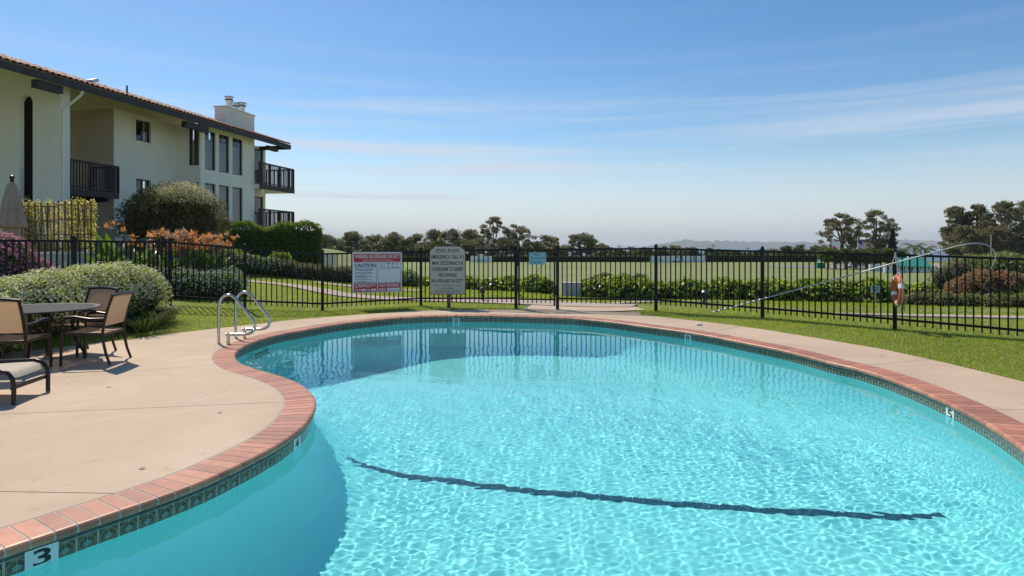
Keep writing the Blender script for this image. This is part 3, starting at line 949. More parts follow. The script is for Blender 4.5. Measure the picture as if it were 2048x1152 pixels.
for z0, z1, s0, s1 in ((1.475, 1.37, GL - .2, GL - .096), (1.475, 1.37, .2, .096), (.25, .36, GL - .2, GL - .096), (.25, .36, .2, .096)):
    MB().bar(gpt(s0, z0), gpt(s1, z1), .02, .02).build('corner_brace', M['black_metal'], gate)

# ------------------------------------------------------------------ signs
def board(name, label, org, ang, w, h, mat, t=.012, poly=None):
    """upright board, org = lower left corner of its face; returns thing and a function (x,y,lift) -> matrix on the face"""
    r = Vector((math.cos(ang), math.sin(ang), 0)); u = Vector((0, 0, 1)); nrm = r.cross(u)
    th = thing(name, label, 'sign', tuple(Vector(org) + r * w / 2))
    poly = poly or [(0, 0), (w, 0), (w, h), (0, h)]
    V = [Vector(org) + r * x + u * y - nrm * t * k for k in (0, 1) for x, y in poly]
    m = len(poly)
    MB().add(V, [tuple(range(m)), tuple(reversed(range(m, 2 * m)))] + [(k + m, (k + 1) % m + m, (k + 1) % m, k) for k in range(m)]).build('board', mat, th)
    def place(x, y, lift=.002):
        return frame_matrix(Vector(org) + r * x + u * y + nrm * lift, r, u)
    return th, place

def patch(place, x0, y0, x1, y1, mat, parent, lift=.002, name='panel'):
    Mx = place(x0, y0, lift)
    V = [Mx @ Vector(p) for p in ((0, 0, 0), (x1 - x0, 0, 0), (x1 - x0, y1 - y0, 0), (0, y1 - y0, 0))]
    V += [v - (Mx.to_3x3() @ Vector((0, 0, .0018))) for v in V]
    return MB().add(V, [(0, 1, 2, 3), (0, 4, 5, 1), (1, 5, 6, 2), (2, 6, 7, 3), (3, 7, 4, 0)]).build(name, mat, parent)

p5, p6 = POST_L[5], POST_L[6]
fa = math.atan2(p6[1] - p5[1], p6[0] - p5[0])
def on_fence(px, a, b):
    """x,y on the line a-b seen at photo column px"""
    t = (px - 1024) / F
    s = (t * a[1] - a[0]) / ((b[0] - a[0]) - t * (b[1] - a[1]))
    return (a[0] + (b[0] - a[0]) * s, a[1] + (b[1] - a[1]) * s)
c0 = on_fence(704.5, p5, p6); c1 = on_fence(803, p5, p6)
sw = math.hypot(c1[0] - c0[0], c1[1] - c0[1]); sh = 1.015
nv = (math.sin(fa) * .045, -math.cos(fa) * .045)
ws, pl = board('warning_sign', 'large red white and blue warning sign reading no lifeguard on duty', (c0[0] + nv[0], c0[1] + nv[1], .405), fa, sw, sh, M['cream'])
U = lambda f: f * sw
H = lambda f: f * sh
patch(pl, U(.025), H(.755), U(.975), H(.965), M['red'], ws, name='red_panel')
text('WARNING: NO LIFEGUARD ON DUTY', M['cream'], ws, pl(U(.5), H(.895), .004), H(.10), U(.90), bold=.012)
text('CHILDREN UNDER THE AGE OF 14 SHALL NOT USE POOL', M['cream'], ws, pl(U(.5), H(.808), .004), H(.022), U(.58))
text('WITHOUT A PARENT OR ADULT GUARDIAN IN ATTENDANCE', M['cream'], ws, pl(U(.5), H(.778), .004), H(.022), U(.64))
text('CAUTION', M['blue'], ws, pl(U(.25), H(.672), .004), H(.095), U(.42), bold=.035)
rr = random.Random(4)
for k in range(15):
    y = .585 - k * .0235
    if k in (3, 6, 10, 12): continue
    x = .05
    xe = .44 - rr.choice([0, .02, .05, .16])
    while x < xe:
        w = rr.uniform(.02, .06)
        patch(pl, U(x), H(y), U(min(x + w, xe)), H(y + .0125), M['blue'], ws, .0022, name='small_print')
        x += w + .012
for x0, x1, y0, y1 in ((.475, .48, .25, .74), (.505, .51, .25, .74), (.505, .975, .732, .737), (.505, .975, .58, .585), (.03, .48, .25, .254), (.505, .975, .25, .254), (.03, .48, .735, .739), (.97, .975, .25, .735)):
    patch(pl, U(x0), H(y0), U(x1), H(y1), M['blue'], ws, .0024, name='ruled_line')
text('911', M['blue'], ws, pl(U(.60), H(.635), .004), H(.075), U(.09))
text('EMERGENCY', M['blue'], ws, pl(U(.60), H(.70), .004), H(.018), U(.11))
for x0 in (.69, .79, .88):
    for y in (.71, .69, .62, .605):
        patch(pl, U(x0), H(y), U(x0 + rr.uniform(.04, .08)), H(y + .011), M['blue'], ws, .0022, name='small_print')
patch(pl, U(.03), H(.02), U(.49), H(.235), M['red'], ws, name='red_panel')
patch(pl, U(.51), H(.02), U(.975), H(.235), M['red'], ws, name='red_panel')
text('CAPACITY', M['cream'], ws, pl(U(.26), H(.175), .004), H(.085), U(.42), bold=.02)
text('POOL', M['cream'], ws, pl(U(.105), H(.07), .004), H(.05), U(.10), bold=.02)
text('SPA', M['cream'], ws, pl(U(.325), H(.07), .004), H(.05), U(.07), bold=.02)
patch(pl, U(.165), H(.045), U(.275), H(.095), M['cream'], ws, .0036, name='blank_box')
patch(pl, U(.37), H(.045), U(.47), H(.095), M['cream'], ws, .0036, name='blank_box')
text('NO DIVING', M['cream'], ws, pl(U(.74), H(.175), .004), H(.085), U(.40), bold=.02)
patch(pl, U(.69), H(.035), U(.955), H(.105), M['cream'], ws, .0036, name='blank_box')
for y in (.085, .06, .036):
    patch(pl, U(.53), H(y), U(.66), H(y + .014), M['cream'], ws, .0036, name='small_print')
for cx in (.02, .98):
    for cy in (.03, .97):
        Mx = pl(U(cx), H(cy), .003); MB().lathe([(.012, 0), (.012, .003), (.004, .005)], n=8).build('bolt', M['alu'], ws).data.transform(Mx)

M['tan_board'] = pmat('tan_sign_paint', (.56, .49, .375), (.63, .555, .43), 5, .6, bmp=.15, bscale=60)
M['sign_brown'] = pmat('sign_border_brown', (.13, .075, .05), (.17, .10, .07), 8, .7)
M['sign_ink'] = pmat('sign_lettering', (.018, .022, .012), (.03, .032, .02), 8, .6)
M['post_wood'] = pmat('weathered_post', (.10, .07, .045), (.19, .14, .095), 10, .85, bmp=.5, bscale=30, stretch=(6, 6, 1))
SY = 15.86; k = SY / F
bx0 = (859 - 1024) * k; bw = 72 * k; bz0 = EYE - 99 * k; bh = 97 * k
nt_ = .055
shape = [(0, 0), (bw, 0), (bw, bh - nt_ * 2), (bw - .03, bh - nt_ * 1.9), (bw - .05, bh - nt_ * 1.1), (bw - .1, bh - nt_ * .9), (bw - .11, bh), (.11, bh), (.10, bh - nt_ * .9), (.05, bh - nt_ * 1.1), (.03, bh - nt_ * 1.9), (0, bh - nt_ * 2)]
rs, pl = board('pool_rules_sign', 'tan pool rules board with scalloped top on a wooden post', (bx0, SY, bz0), 0, bw, bh, M['sign_brown'], .03, shape)
cxs, cys = bw / 2, bh / 2
inner = [(cxs + (x - cxs) * .965, cys + (y - cys) * .975) for x, y in shape]
V = [pl(x, y, .0035).translation for x, y in inner] + [pl(x, y, -.001).translation for x, y in inner]
m = len(inner)
MB().add(V, [tuple(range(m))] + [(q + m, (q + 1) % m + m, (q + 1) % m, q) for q in range(m)]).build('face_panel', M['tan_board'], rs)
def rl(s, yf, hf, wf, bold=.022):
    text(s, M['sign_ink'], rs, pl(bw / 2, bh * yf, .0055), bh * hf, bw * wf, bold=bold)
rl('POOL RULES', .912, .058, .64, .02)
patch(pl, bw * .15, bh * .862, bw * .85, bh * .868, M['sign_ink'], rs, .005, 'rule_line')
rl('EMERGENCY: CALL 911', .775, .082, .90)
rl('MAX OCCUPANCY-8', .648, .082, .84)
rl('HOURS: 8AM TO SUNSET', .525, .078, .88)
rl('NO DIVING', .402, .074, .50)
rl('NO LIFEGUARD ON DUTY', .283, .074, .88)
rl('Children under 14 yrs. must be', .187, .042, .78, 0)
rl('with an Adult', .128, .042, .33, 0)
rl('NO LOUD MUSIC - NO PETS', .063, .036, .68, 0)
pz = tz(0, SY) - .1
MB().box((bx0 + bw * .53, SY + .07, (pz + EYE + .03) / 2), (.085, .075, EYE + .03 - pz)).build('post', M['post_wood'], rs, bevel=.006)
MB().box((bx0 + bw * .53, SY + .055, EYE + .045), (.13, .11, .03)).box((bx0 + bw * .53, SY + .055, EYE + .068), (.09, .08, .02)).build('post_cap', M['tan_board'], rs)

M['pale_blue'] = pmat('pale_blue_sign', (.22, .45, .50), (.30, .52, .55), 14, .5)
ga = np.array(gpt(0, 0)[:2])
s0 = on_fence(1058, tuple(g0), tuple(g1)); s1 = on_fence(1092, tuple(g0), tuple(g1))
gw = math.hypot(s1[0] - s0[0], s1[1] - s0[1])
gs, pl = board('gate_sign', 'small pale blue hand lettered sign hung on the gate', (s0[0], s0[1] - .03, 1.115), GA, gw, .30, M['pale_blue'], .006)
M['sign_green'] = pmat('blue_green_ink', (.03, .12, .18), (.04, .15, .2), 8, .6)
text('Please', M['sign_green'], gs, pl(gw * .45, .25, .002), .055, .16)
text('Keep gate', M['sign_green'], gs, pl(gw * .5, .16, .002), .085, .36)
text('Closed', M['sign_green'], gs, pl(gw * .42, .065, .002), .07, .25)

# ------------------------------------------------------------------ pool ladder
def rail_curve(x0, y):
    ctl = [(0, 0), (0, .35), (0, .60), (.02, .70), (.075, .78), (.15, .805), (.22, .785), (.28, .73), (.40, .58), (.52, .43), (.585, .34), (.60, .27), (.575, .205), (.52, .165), (.44, .15), (.30, .15), (.115, .15)]
    P = np.array(ctl); d = arclen(P); s = np.linspace(0, d[-1], 70)
    C = np.c_[np.interp(s, d, P[:, 0]), np.interp(s, d, P[:, 1])]
    for _ in range(5): C[1:-1] = (C[:-2] + 2 * C[1:-1] + C[2:]) / 4
    return [(x0 + a, y, z) for a, z in C]
lad = thing('pool_ladder', 'stainless steel pool ladder with two looped grab rails', 'ladder', (-4.5, 10.4, 0))
for y in (10.12, 10.74):
    rl_ = MB().tube(rail_curve(-4.75, y), .0225, 14).build('grab_rail', M['steel'], lad, smooth=True)
    MB().tube([(-4.595, y, -.005), (-4.595, y, .172)], .027, 14).build('anchor_post', M['steel'], rl_, smooth=True)
    MB().lathe([(.045, 0), (.045, .006), (.026, .012)], (-4.75, y, .0)).build('escutcheon', M['steel'], rl_, smooth=True)
    MB().tube([(-4.2, y, -.25), (-4.19, y, -.9)], .0225, 10).build('lower_stile', M['steel'], rl_, smooth=True)
for z in (-.4, -.68):
    MB().box((-4.19, 10.43, z), (.08, .6, .02)).build('step', M['steel'], lad)

# ------------------------------------------------------------------ life ring and rescue pole
M['orange'] = pmat('orange_shell', (.50, .11, .045), (.58, .15, .06), 8, .5, bmp=.15)
M['rope'] = pmat('white_rope', (.45, .43, .40), (.6, .58, .54), 60, .9, bmp=.6, bscale=160)
ring = thing('life_ring', 'orange life ring with white bands hanging from a fence post', 'life ring', (7.17, 11.62, .76))
RX, RY, RZ = 7.17, 11.62, .757
def ring_pt(a, r, rm=.24):
    n = Vector((.957, -.293, 0)).normalized(); u = Vector((n.y, -n.x, 0)) * -1
    return Vector((RX, RY, RZ)) + (u * math.cos(a) + Vector((0, 0, 1)) * math.sin(a)) * (rm + r[0]) + n * r[1]
def torus(a0, a1, rt, n=40, k=12, rm=.24, sx=1.0):
    V = []; Fc = []
    for q in range(n + 1):
        a = a0 + (a1 - a0) * q / n
        for w in range(k):
            b = 2 * math.pi * w / k
            V.append(ring_pt(a, (math.cos(b) * rt, math.sin(b) * rt * sx), rm))
    for q in range(n):
        for w in range(k):
            Fc.append((q * k + w, q * k + (w + 1) % k, (q + 1) * k + (w + 1) % k, (q + 1) * k + w))
    return V, Fc
MB().add(*torus(0, 2 * math.pi, .058, 64, sx=.8)).build('buoy', M['orange'], ring, smooth=True, fix=True)
for a in (R(70), R(160), R(250), R(340)):
    MB().add(*torus(a - .16, a + .16, .061, 8, sx=.83)).build('band', M['white'], ring, smooth=True, fix=True)
for a in (R(70), R(160), R(250), R(340)):
    P = []
    for q in range(13):
        f = q / 12; b = a + f * R(90)
        P.append(ring_pt(b, (.062 + .035 * math.sin(f * math.pi), .0)))
    MB().tube(P, .006, 6).build('grab_line', M['rope'], ring, smooth=True)
MB().tube([(7.22, 11.77, 1.47), (7.20, 11.72, 1.3), (7.19, 11.66, 1.15), (7.18, 11.62, 1.03)], .008, 6).build('hanging_rope', M['rope'], ring, smooth=True)
MB().tube([(7.22, 11.77, 1.47), (7.215, 11.70, 1.3), (7.21, 11.66, 1.12), (7.205, 11.64, 1.0)], .008, 6).build('hanging_rope', M['rope'], ring, smooth=True)
mb = MB()
for q in range(7):
    x = 7.30 + rr.uniform(-.03, .03)
    mb.tube([(7.24, 11.64, .72), (7.30, 11.64, .66), (x, 11.65, .5), (x + rr.uniform(-.03, .03), 11.66, .33 + rr.uniform(0, .1))], .004, 5)
mb.build('rope_tail', pmat('frayed_rope', (.16, .14, .09), (.28, .25, .18), 60, .95), ring)

def line_pt(px, py, off=-.075):
    a, bq = (POST_R[2], POST_R[3]) if px < 1790 else (POST_R[3], POST_R[4])
    if px < 1525: a, bq = POST_R[1], POST_R[2]
    x, y = on_fence(px, a, bq); y += off; x = (px - 1024) / F * y
    return (x, y, EYE - (py - HOR) * y / F)
ctl = [line_pt(1427, 624.5), line_pt(1525, 597.8), line_pt(1660, 561.5), line_pt(1787, 526.5), line_pt(1880, 501.5), line_pt(1925, 489.5), line_pt(1950, 485.5), line_pt(1970, 486.5), line_pt(1985, 493), line_pt(1993, 504), line_pt(1994, 516), line_pt(1989, 527), line_pt(1982, 537.5)]
rp = thing('rescue_pole', 'long pale metal rescue pole with hooked end leaning on the fence', 'pole', ctl[0])
P = np.array(ctl); d = arclen3 = np.r_[0, np.cumsum(np.linalg.norm(np.diff(P, axis=0), axis=1))]
s = np.linspace(0, d[-1], 60); C = np.c_[[np.interp(s, d, P[:, q]) for q in range(3)]].T
for _ in range(2): C[1:-1] = (C[:-2] + 2 * C[1:-1] + C[2:]) / 4
cut = 44
MB().tube([tuple(p) for p in C[:cut]], [.013] * cut, 10).build('shaft', M['alu'], rp, smooth=True)
MB().tube([tuple(p) for p in C[cut - 1:]], [.011] * (60 - cut + 1), 10).build('hook', M['alu'], rp, smooth=True)
MB().tube([(7.13, 11.75, 1.245), (7.16, 11.72, 1.33), (7.21, 11.76, 1.45)], .007, 6).build('tie_rope', M['rope'], rp)

# ------------------------------------------------------------------ patio furniture
M['bronze'] = pmat('bronze_aluminium', (.022, .014, .010), (.04, .026, .018), 14, .33, metal=.35)
def sling_material():
    m, nt, b, o = nodes('tan_sling')
    tc = nt.nodes.new('ShaderNodeTexCoord')
    n = noise(nt, 240, 2, .5)
    c = ramp(nt, n.outputs[0], [(.35, (.42, .27, .15)), (.65, (.55, .37, .225))])
    nt.links.new(c, b.inputs['Base Color']); b.inputs['Roughness'].default_value = .7
    t = nt.nodes.new('ShaderNodeBsdfTranslucent'); nt.links.new(c, t.inputs[0])
    mx = nt.nodes.new('ShaderNodeMixShader'); mx.inputs[0].default_value = .42
    nt.links.new(b.outputs[0], mx.inputs[1]); nt.links.new(t.outputs[0], mx.inputs[2]); nt.links.new(mx.outputs[0], o.inputs['Surface'])
    return m
M['sling'] = sling_material()

def make_chair(label):
    t = thing('patio_chair', label, 'chair', group='patio chairs round the table')
    # local: seat faces +x; z up
    for s in (-1, 1):
        y = s * .285
        MB().tube([(-.34, y, 0), (-.29, y, .14), (-.255, y, .30), (-.245, y, .42)], [.017, .018, .019, .02], 8).build('rear_leg', M['bronze'], t, smooth=True)
        MB().tube([(.27, y, 0), (.265, y, .2), (.26, y, .42), (.25, y, .58), (.22, y, .635)], .018, 8).build('front_leg', M['bronze'], t, smooth=True)
        MB().tube([(-.245, y, .42), (-.26, y, .55), (-.30, y, .72), (-.37, y, .93)], .019, 8).build('back_post', M['bronze'], t, smooth=True)
        MB().tube([(.22, y, .635), (.10, y, .645), (-.08, y, .615), (-.275, y, .62)], [.022, .022, .018, .015], 8).build('armrest', M['bronze'], t, smooth=True)
        MB().bar((-.245, y, .41), (.262, y, .425), .024, .04).build('seat_rail', M['bronze'], t)
    MB().bar((-.245, -.275, .405), (-.245, .275, .405), .03, .035).build('cross_rail', M['bronze'], t)
    MB().bar((.25, -.275, .42), (.25, .275, .42), .03, .035).build('cross_rail', M['bronze'], t)
    MB().tube([(-.37, -.30, .925), (-.378, -.15, .94), (-.38, 0, .945), (-.378, .15, .94), (-.37, .30, .925)], .02, 8).build('top_rail', M['bronze'], t, smooth=True)
    def cloth(name, prof, hw):
        P = np.array(prof); m = len(P); V = []; Fc = []
        for y in (-hw, -hw / 3, hw / 3, hw):
            sag = .012 if abs(y) < hw * .9 else 0
            V += [(x - sag * (name == 'back_sling'), y, z - sag * (name != 'back_sling')) for x, z in P]
        for a in range(3):
            for q in range(m - 1): Fc.append((a * m + q, a * m + q + 1, (a + 1) * m + q + 1, (a + 1) * m + q))
        MB().add(V, Fc).build(name, M['sling'], t, smooth=True)
    cloth('seat_sling', [(.28, .43), (.24, .445), (.1, .43), (-.1, .415), (-.22, .42)], .27)
    cloth('back_sling', [(-.262, .52), (-.28, .62), (-.305, .73), (-.34, .83), (-.368, .92)], .275)
    return t
ch = make_chair('tan sling patio chair standing side on by the table with arms toward the pool')
def place_thing(o, x, y, rz, z=0.0):
    o.location = (x, y, z); o.rotation_euler = (0, 0, rz)
place_thing(ch, -5.72, 8.56, R(187))
c2 = copy_tree(ch); c2['label'] = 'tan sling patio chair between the table and the clipped hedge'
place_thing(c2, -6.38, 9.24, R(252))
c3 = copy_tree(ch); c3['label'] = 'tan sling patio chair with its back to the footstool'
place_thing(c3, -6.30, 7.90, R(97))

tb = thing('patio_table', 'round dark metal patio table with a lattice top', 'table', (-6.62, 8.73, 0))
M['table_top'] = pmat('weathered_bronze_top', (.05, .05, .055), (.10, .10, .105), 20, .42, metal=.3)
r0 = .70; mb = MB()
V = []; Fc = []
prof = [(r0 - .03, .695), (r0 + .03, .70), (r0 + .04, .715), (r0 + .03, .725), (r0 - .03, .722)]
for a in range(56):
    th = 2 * math.pi * a / 56
    V += [(-6.62 + r * math.cos(th), 8.73 + r * math.sin(th), z) for r, z in prof]
for a in range(56):
    for q in range(5):
        Fc.append((a * 5 + q, ((a + 1) % 56) * 5 + q, ((a + 1) % 56) * 5 + (q + 1) % 5, a * 5 + (q + 1) % 5))
MB().add(V, Fc).build('rim', M['table_top'], tb, smooth=True, fix=True)
mb = MB()
for c in np.arange(-.68, .69, .034):
    h = math.sqrt(max(r0 ** 2 - c * c, 0)) - .01
    if h < .05: continue
    mb.box((-6.62 + c, 8.73, .712), (.017, 2 * h, .012)); mb.box((-6.62, 8.73 + c, .7145), (2 * h, .017, .012))
mb.build('lattice_top', M['table_top'], tb)
for a in (R(25), R(115), R(205), R(295)):
    dx, dy = math.cos(a), math.sin(a)
    MB().tube([(-6.62 + dx * r, 8.73 + dy * r, z) for r, z in ((.44, .70), (.40, .5), (.40, .36), (.47, .2), (.54, .09), (.56, .0))], [.024, .024, .026, .028, .028, .028], 8).build('leg', M['bronze'], tb, smooth=True)
MB().add(*(lambda Rr: ([(-6.62 + (Rr + .012 * math.cos(b)) * math.cos(a), 8.73 + (Rr + .012 * math.cos(b)) * math.sin(a), .42 + .012 * math.sin(b)) for a in np.linspace(0, 2 * math.pi, 32, endpoint=False) for b in np.linspace(0, 2 * math.pi, 6, endpoint=False)],
     [(a * 6 + b, ((a + 1) % 32) * 6 + b, ((a + 1) % 32) * 6 + (b + 1) % 6, a * 6 + (b + 1) % 6) for a in range(32) for b in range(6)]))(.395)).build('stretcher_ring', M['bronze'], tb, smooth=True, fix=True)

ot = thing('chaise_lounge', 'low tan sling chaise with curved dark frame end', 'lounger', (-5.6, 6.5, 0))
for y0, yo in ((6.26, -4.99), (6.87, -5.10)):
    MB().tube([(yo, y0, 0), (yo, y0, .18), (yo - .015, y0, .26), (yo - .06, y0, .315), (yo - .14, y0, .335), (yo - .5, y0, .32), (yo - 1.5, y0, .31)], .0215, 10).build('side_rail', M['bronze'], ot, smooth=True)
    MB().tube([(yo - 1.35, y0, 0), (yo - 1.34, y0, .31)], .02, 8).build('leg', M['bronze'], ot, smooth=True)
MB().bar((-5.03, 6.28, .155), (-5.12, 6.86, .155), .022, .03).build('cross_rail', M['bronze'], ot)
P = [(-.03, .26), (-.065, .305), (-.14, .325), (-.3, .318), (-.5, .305), (-1.0, .298), (-1.5, .30)]
V = []; Fc = []; m = len(P)
for q, (y0, xo) in enumerate(((6.275, -4.99), (6.42, -5.017), (6.56, -5.045), (6.71, -5.07), (6.855, -5.10))):
    V += [(xo + x, y0, z - (.012 if 0 < q < 4 else 0)) for x, z in P]
for a in range(4):
    for q in range(m - 1): Fc.append((a * m + q, a * m + q + 1, (a + 1) * m + q + 1, (a + 1) * m + q))
M['sling_pale'] = pmat('pale_sling', (.42, .34, .24), (.5, .42, .31), 200, .7)
MB().add(V, Fc).build('sling', M['sling_pale'], ot, smooth=True)

# small things on the deck
x, y = GP(1398, 651)
w_ = MB().lathe([(.03, 0), (.034, .01), (.034, .05), (.03, .058), (.012, .06)], n=14)
lid = w_.build('skimmer_cap', M['white'], None, smooth=True)
lid.location = (x, y, .001); lid.rotation_euler = (0, 0, .4); lid.scale = (2.1, 1.2, .8)
tag(lid, 'small white plastic cap lying on the deck', 'cap')
M['dry_leaf'] = pmat('dry_leaf', (.10, .055, .025), (.18, .11, .05), 30, .8)
for (px, py, a, lab) in ((285, 938, .3, 'dark dry leaf lying beside the brick coping'), (218, 775, 1.2, 'dry leaf lying on the tan deck below the chairs'), (1763, 712, 2.0, 'brown dry leaf on the deck by the lawn'), (440, 826, .7, 'tiny dark dry leaf lying on the middle slab')):
    x, y = GP(px, py)
    o = MB().add([(-.028, 0, .002), (-.01, .011, .008), (.012, .009, .006), (.03, .002, .010), (.012, -.009, .007), (-.01, -.011, .008)], [(0, 5, 1), (1, 5, 4, 2), (2, 4, 3)]).build('fallen_leaf', M['dry_leaf'])
    o.location = (x, y, .001); o.rotation_euler = (0, 0, a); tag(o, lab, 'leaf')

# ------------------------------------------------------------------ apartment building
M['stucco'] = pmat('cream_stucco', (.84, .785, .665), (.90, .855, .745), 1.6, .85, bmp=.35, bscale=45, bdist=.01)
M['stucco_tan_shade'] = pmat('taupe_and_shade_stucco', (.56, .47, .36), (.64, .54, .43), 2, .85, bmp=.3, bscale=45, bdist=.01)  # tan parts, and the shade painted on the return wall
M['fascia'] = pmat('dark_fascia', (.030, .022, .022), (.05, .04, .04), 4, .6)
M['soffit'] = pmat('soffit_boards', (.34, .29, .23), (.42, .36, .29), 6, .7)
M['roof_tile'] = pmat('clay_roof_tile', (.20, .075, .045), (.36, .16, .10), 5, .75, bmp=.3, bscale=40, per_object=.25)
M['brown_wood'] = pmat('dark_brown_rail', (.022, .012, .012), (.040, .024, .022), 6, .55)
M['win_frame'] = pmat('bronze_window_frame', (.012, .010, .010), (.02, .017, .016), 6, .4)
M['curtain'] = pmat('white_curtain', (.55, .55, .56), (.72, .72, .73), 4, .9, stretch=(8, 8, .3))
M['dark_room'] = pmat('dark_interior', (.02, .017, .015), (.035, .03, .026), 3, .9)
def glass_material():
    m, nt, b, o = nodes('window_glass'); nt.nodes.remove(b)
    fr = nt.nodes.new('ShaderNodeFresnel'); fr.inputs['IOR'].default_value = 1.9
    tr = nt.nodes.new('ShaderNodeBsdfTransparent'); tr.inputs[0].default_value = (.75, .78, .8, 1)
    gl = nt.nodes.new('ShaderNodeBsdfGlossy'); gl.inputs['Roughness'].default_value = .03
    mx = nt.nodes.new('ShaderNodeMixShader')
    nt.links.new(fr.outputs[0], mx.inputs[0]); nt.links.new(tr.outputs[0], mx.inputs[1]); nt.links.new(gl.outputs[0], mx.inputs[2])
    nt.links.new(mx.outputs[0], o.inputs['Surface'])
    return m
M['glass'] = glass_material()

P0 = np.array([-15.5, 18.9]); BD = np.array([.189, 1.0]); BD /= np.linalg.norm(BD); BN = np.array([BD[1], -BD[0]])
def BP(u, o, z):
    p = P0 + BD * u + BN * o
    return (float(p[0]), float(p[1]), z)
def u_at(px, o):
    t = (px - 1024) / F; q = P0 + BN * o
    return float((t * q[1] - q[0]) / (BD[0] - t * BD[1]))
def o_at(px, u):
    t = (px - 1024) / F; q = P0 + BD * u
    return float((t * q[1] - q[0]) / (BN[0] - t * BN[1]))
def z_at(py, u, o):
    return EYE + (HOR - py) * float((P0 + BD * u + BN * o)[1]) / F
BANG = math.atan2(BD[1], BD[0])
BASE = 0.3
bl = thing('apartment_building', 'cream stucco apartment building with clay tile roof and dark balconies', 'building', BP(8, -4, 1.2))
def bbox(mb, u0, u1, o0, o1, z0, z1):
    V = [BP(u, o, z) for z in (z0, z1) for o in (o0, o1) for u in (u0, u1)]
    return mb.add(V, [(0, 2, 3, 1), (4, 5, 7, 6), (0, 1, 5, 4), (2, 6, 7, 3), (0, 4, 6, 2), (1, 3, 7, 5)])
def holed_wall(name, axis, a0, a1, z0, z1, front, back, holes, mat):
    """wall slab along u (axis 'u') or along o (axis 'o') with rectangular openings (a0,a1,z0,z1)"""
    As = sorted({a0, a1, *[h[0] for h in holes], *[h[1] for h in holes]}); Zs = sorted({z0, z1, *[h[2] for h in holes], *[h[3] for h in holes]})
    mb = MB()
    for a, b_ in zip(As, As[1:]):
        for c, d_ in zip(Zs, Zs[1:]):
            ma, mc = (a + b_) / 2, (c + d_) / 2
            if any(h[0] < ma < h[1] and h[2] < mc < h[3] for h in holes): continue
            if axis == 'u': bbox(mb, a, b_, back, front, c, d_)
            else: bbox(mb, front, back, a, b_, c, d_)
    o = mb.build(name, mat, bl)
    bm = bmesh.new(); bm.from_mesh(o.data)
    bmesh.ops.remove_doubles(bm, verts=bm.verts, dist=1e-4)
    # drop the inner faces two cells share
    seen = {}
    for f in bm.faces: seen.setdefault(tuple(sorted(v.index for v in f.verts)), []).append(f)
    bmesh.ops.delete(bm, geom=[f for fs in seen.values() if len(fs) > 1 for f in fs], context='FACES_ONLY')
    bmesh.ops.recalc_face_normals(bm, faces=bm.faces)
    bm.to_mesh(o.data); bm.free()
    return o
def window(axis, a0, a1, z0, z1, plane, curtain=None, mull=0):
    """framed window set .07 behind the wall plane"""
    def P(a, z, d):
        return BP(a, plane - .07 - d, z) if axis == 'u' else BP(plane + .07 + d, a, z)
    w = .045; mb = MB()
    rects = [(a0, a0 + w, z0, z1), (a1 - w, a1, z0, z1), (a0 + w, a1 - w, z0, z0 + w), (a0 + w, a1 - w, z1 - w, z1)]
    for q in range(mull): 
        am = a0 + (a1 - a0) * (q + 1) / (mull + 1); rects.append((am - .02, am + .02, z0 + w, z1 - w))
    for x0, x1, y0, y1 in rects:
        V = [P(a, z, d) for d in (0, .05) for z in (y0, y1) for a in (x0, x1)]
        mb.add(V, [(0, 1, 3, 2), (4, 6, 7, 5), (0, 4, 5, 1), (2, 3, 7, 6), (0, 2, 6, 4), (1, 5, 7, 3)])
    wo = mb.build('window', M['win_frame'], bl, fix=True)
    MB().add([P(a0 + w, z0 + w, .02), P(a1 - w, z0 + w, .02), P(a1 - w, z1 - w, .02), P(a0 + w, z1 - w, .02)], [(0, 1, 2, 3)]).build('pane', M['glass'], wo)
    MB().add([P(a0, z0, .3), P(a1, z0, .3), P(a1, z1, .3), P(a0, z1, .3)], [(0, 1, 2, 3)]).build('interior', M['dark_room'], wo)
    if curtain:
        zc = z1 - (z1 - z0) * (1 - curtain); nn = 24; V = []
        for q in range(nn + 1):
            a = a0 + .03 + (a1 - a0 - .06) * q / nn; dd = .12 + .02 * math.sin(q * 2.2)
            V += [P(a, z0 + .02, dd), P(a, zc, dd)]
        MB().add(V, [(2 * q, 2 * q + 2, 2 * q + 3, 2 * q + 1) for q in range(nn)]).build('curtain', M['curtain'], wo, smooth=True)

ZE = 7.06                     # eave height
OA = -.6                      # plane of the arched wing and of the bay
uA = u_at(140, OA)
uC = u_at(401, OA)
OB = o_at(352, uC)            # plane of the set back wall between
uB = u_at(228, OB)
uC1 = u_at(509, OA)
OD = -1.9
uD1 = u_at(531, OD)
print('BLD', uA, uC, OB, uB, uC1, uD1)
# arched wing wall: faces the pool side of the lawn, tall round headed opening, top follows the roof slope
PITCH_R = math.tan(R(18.0)); RIDGE = -5.4
def roof_z(o_): return ZE + .16 + (-o_) * PITCH_R
uF = u_at(122, OA)
oL, oR_ = o_at(39, uF), o_at(65.5, uF)
zt = z_at(191, uF, oL); rr_ = (oR_ - oL) / 2; zs = zt - rr_
prof = [(oL + rr_ - rr_ * math.cos(math.pi * q / 12), zs + rr_ * math.sin(math.pi * q / 12)) for q in range(13)]
def wall_top(o_): return roof_z(o_) - .16
V = []; Fc = []
for u_ in (uF, uF + .17):
    V += [BP(u_, o_, z) for o_, z in prof] + [BP(u_, o_, wall_top(o_)) for o_, z in prof]
    V += [BP(u_, OA, BASE), BP(u_, oR_, BASE), BP(u_, OA, wall_top(OA)), BP(u_, -5.2, BASE), BP(u_, oL, BASE), BP(u_, -5.2, wall_top(-5.2))]
K = 32
for q in range(12):
    Fc += [(q, q + 1, 13 + q + 1, 13 + q), (K + q + 1, K + q, K + 13 + q, K + 13 + q + 1), (q + 1, q, K + q, K + q + 1)]
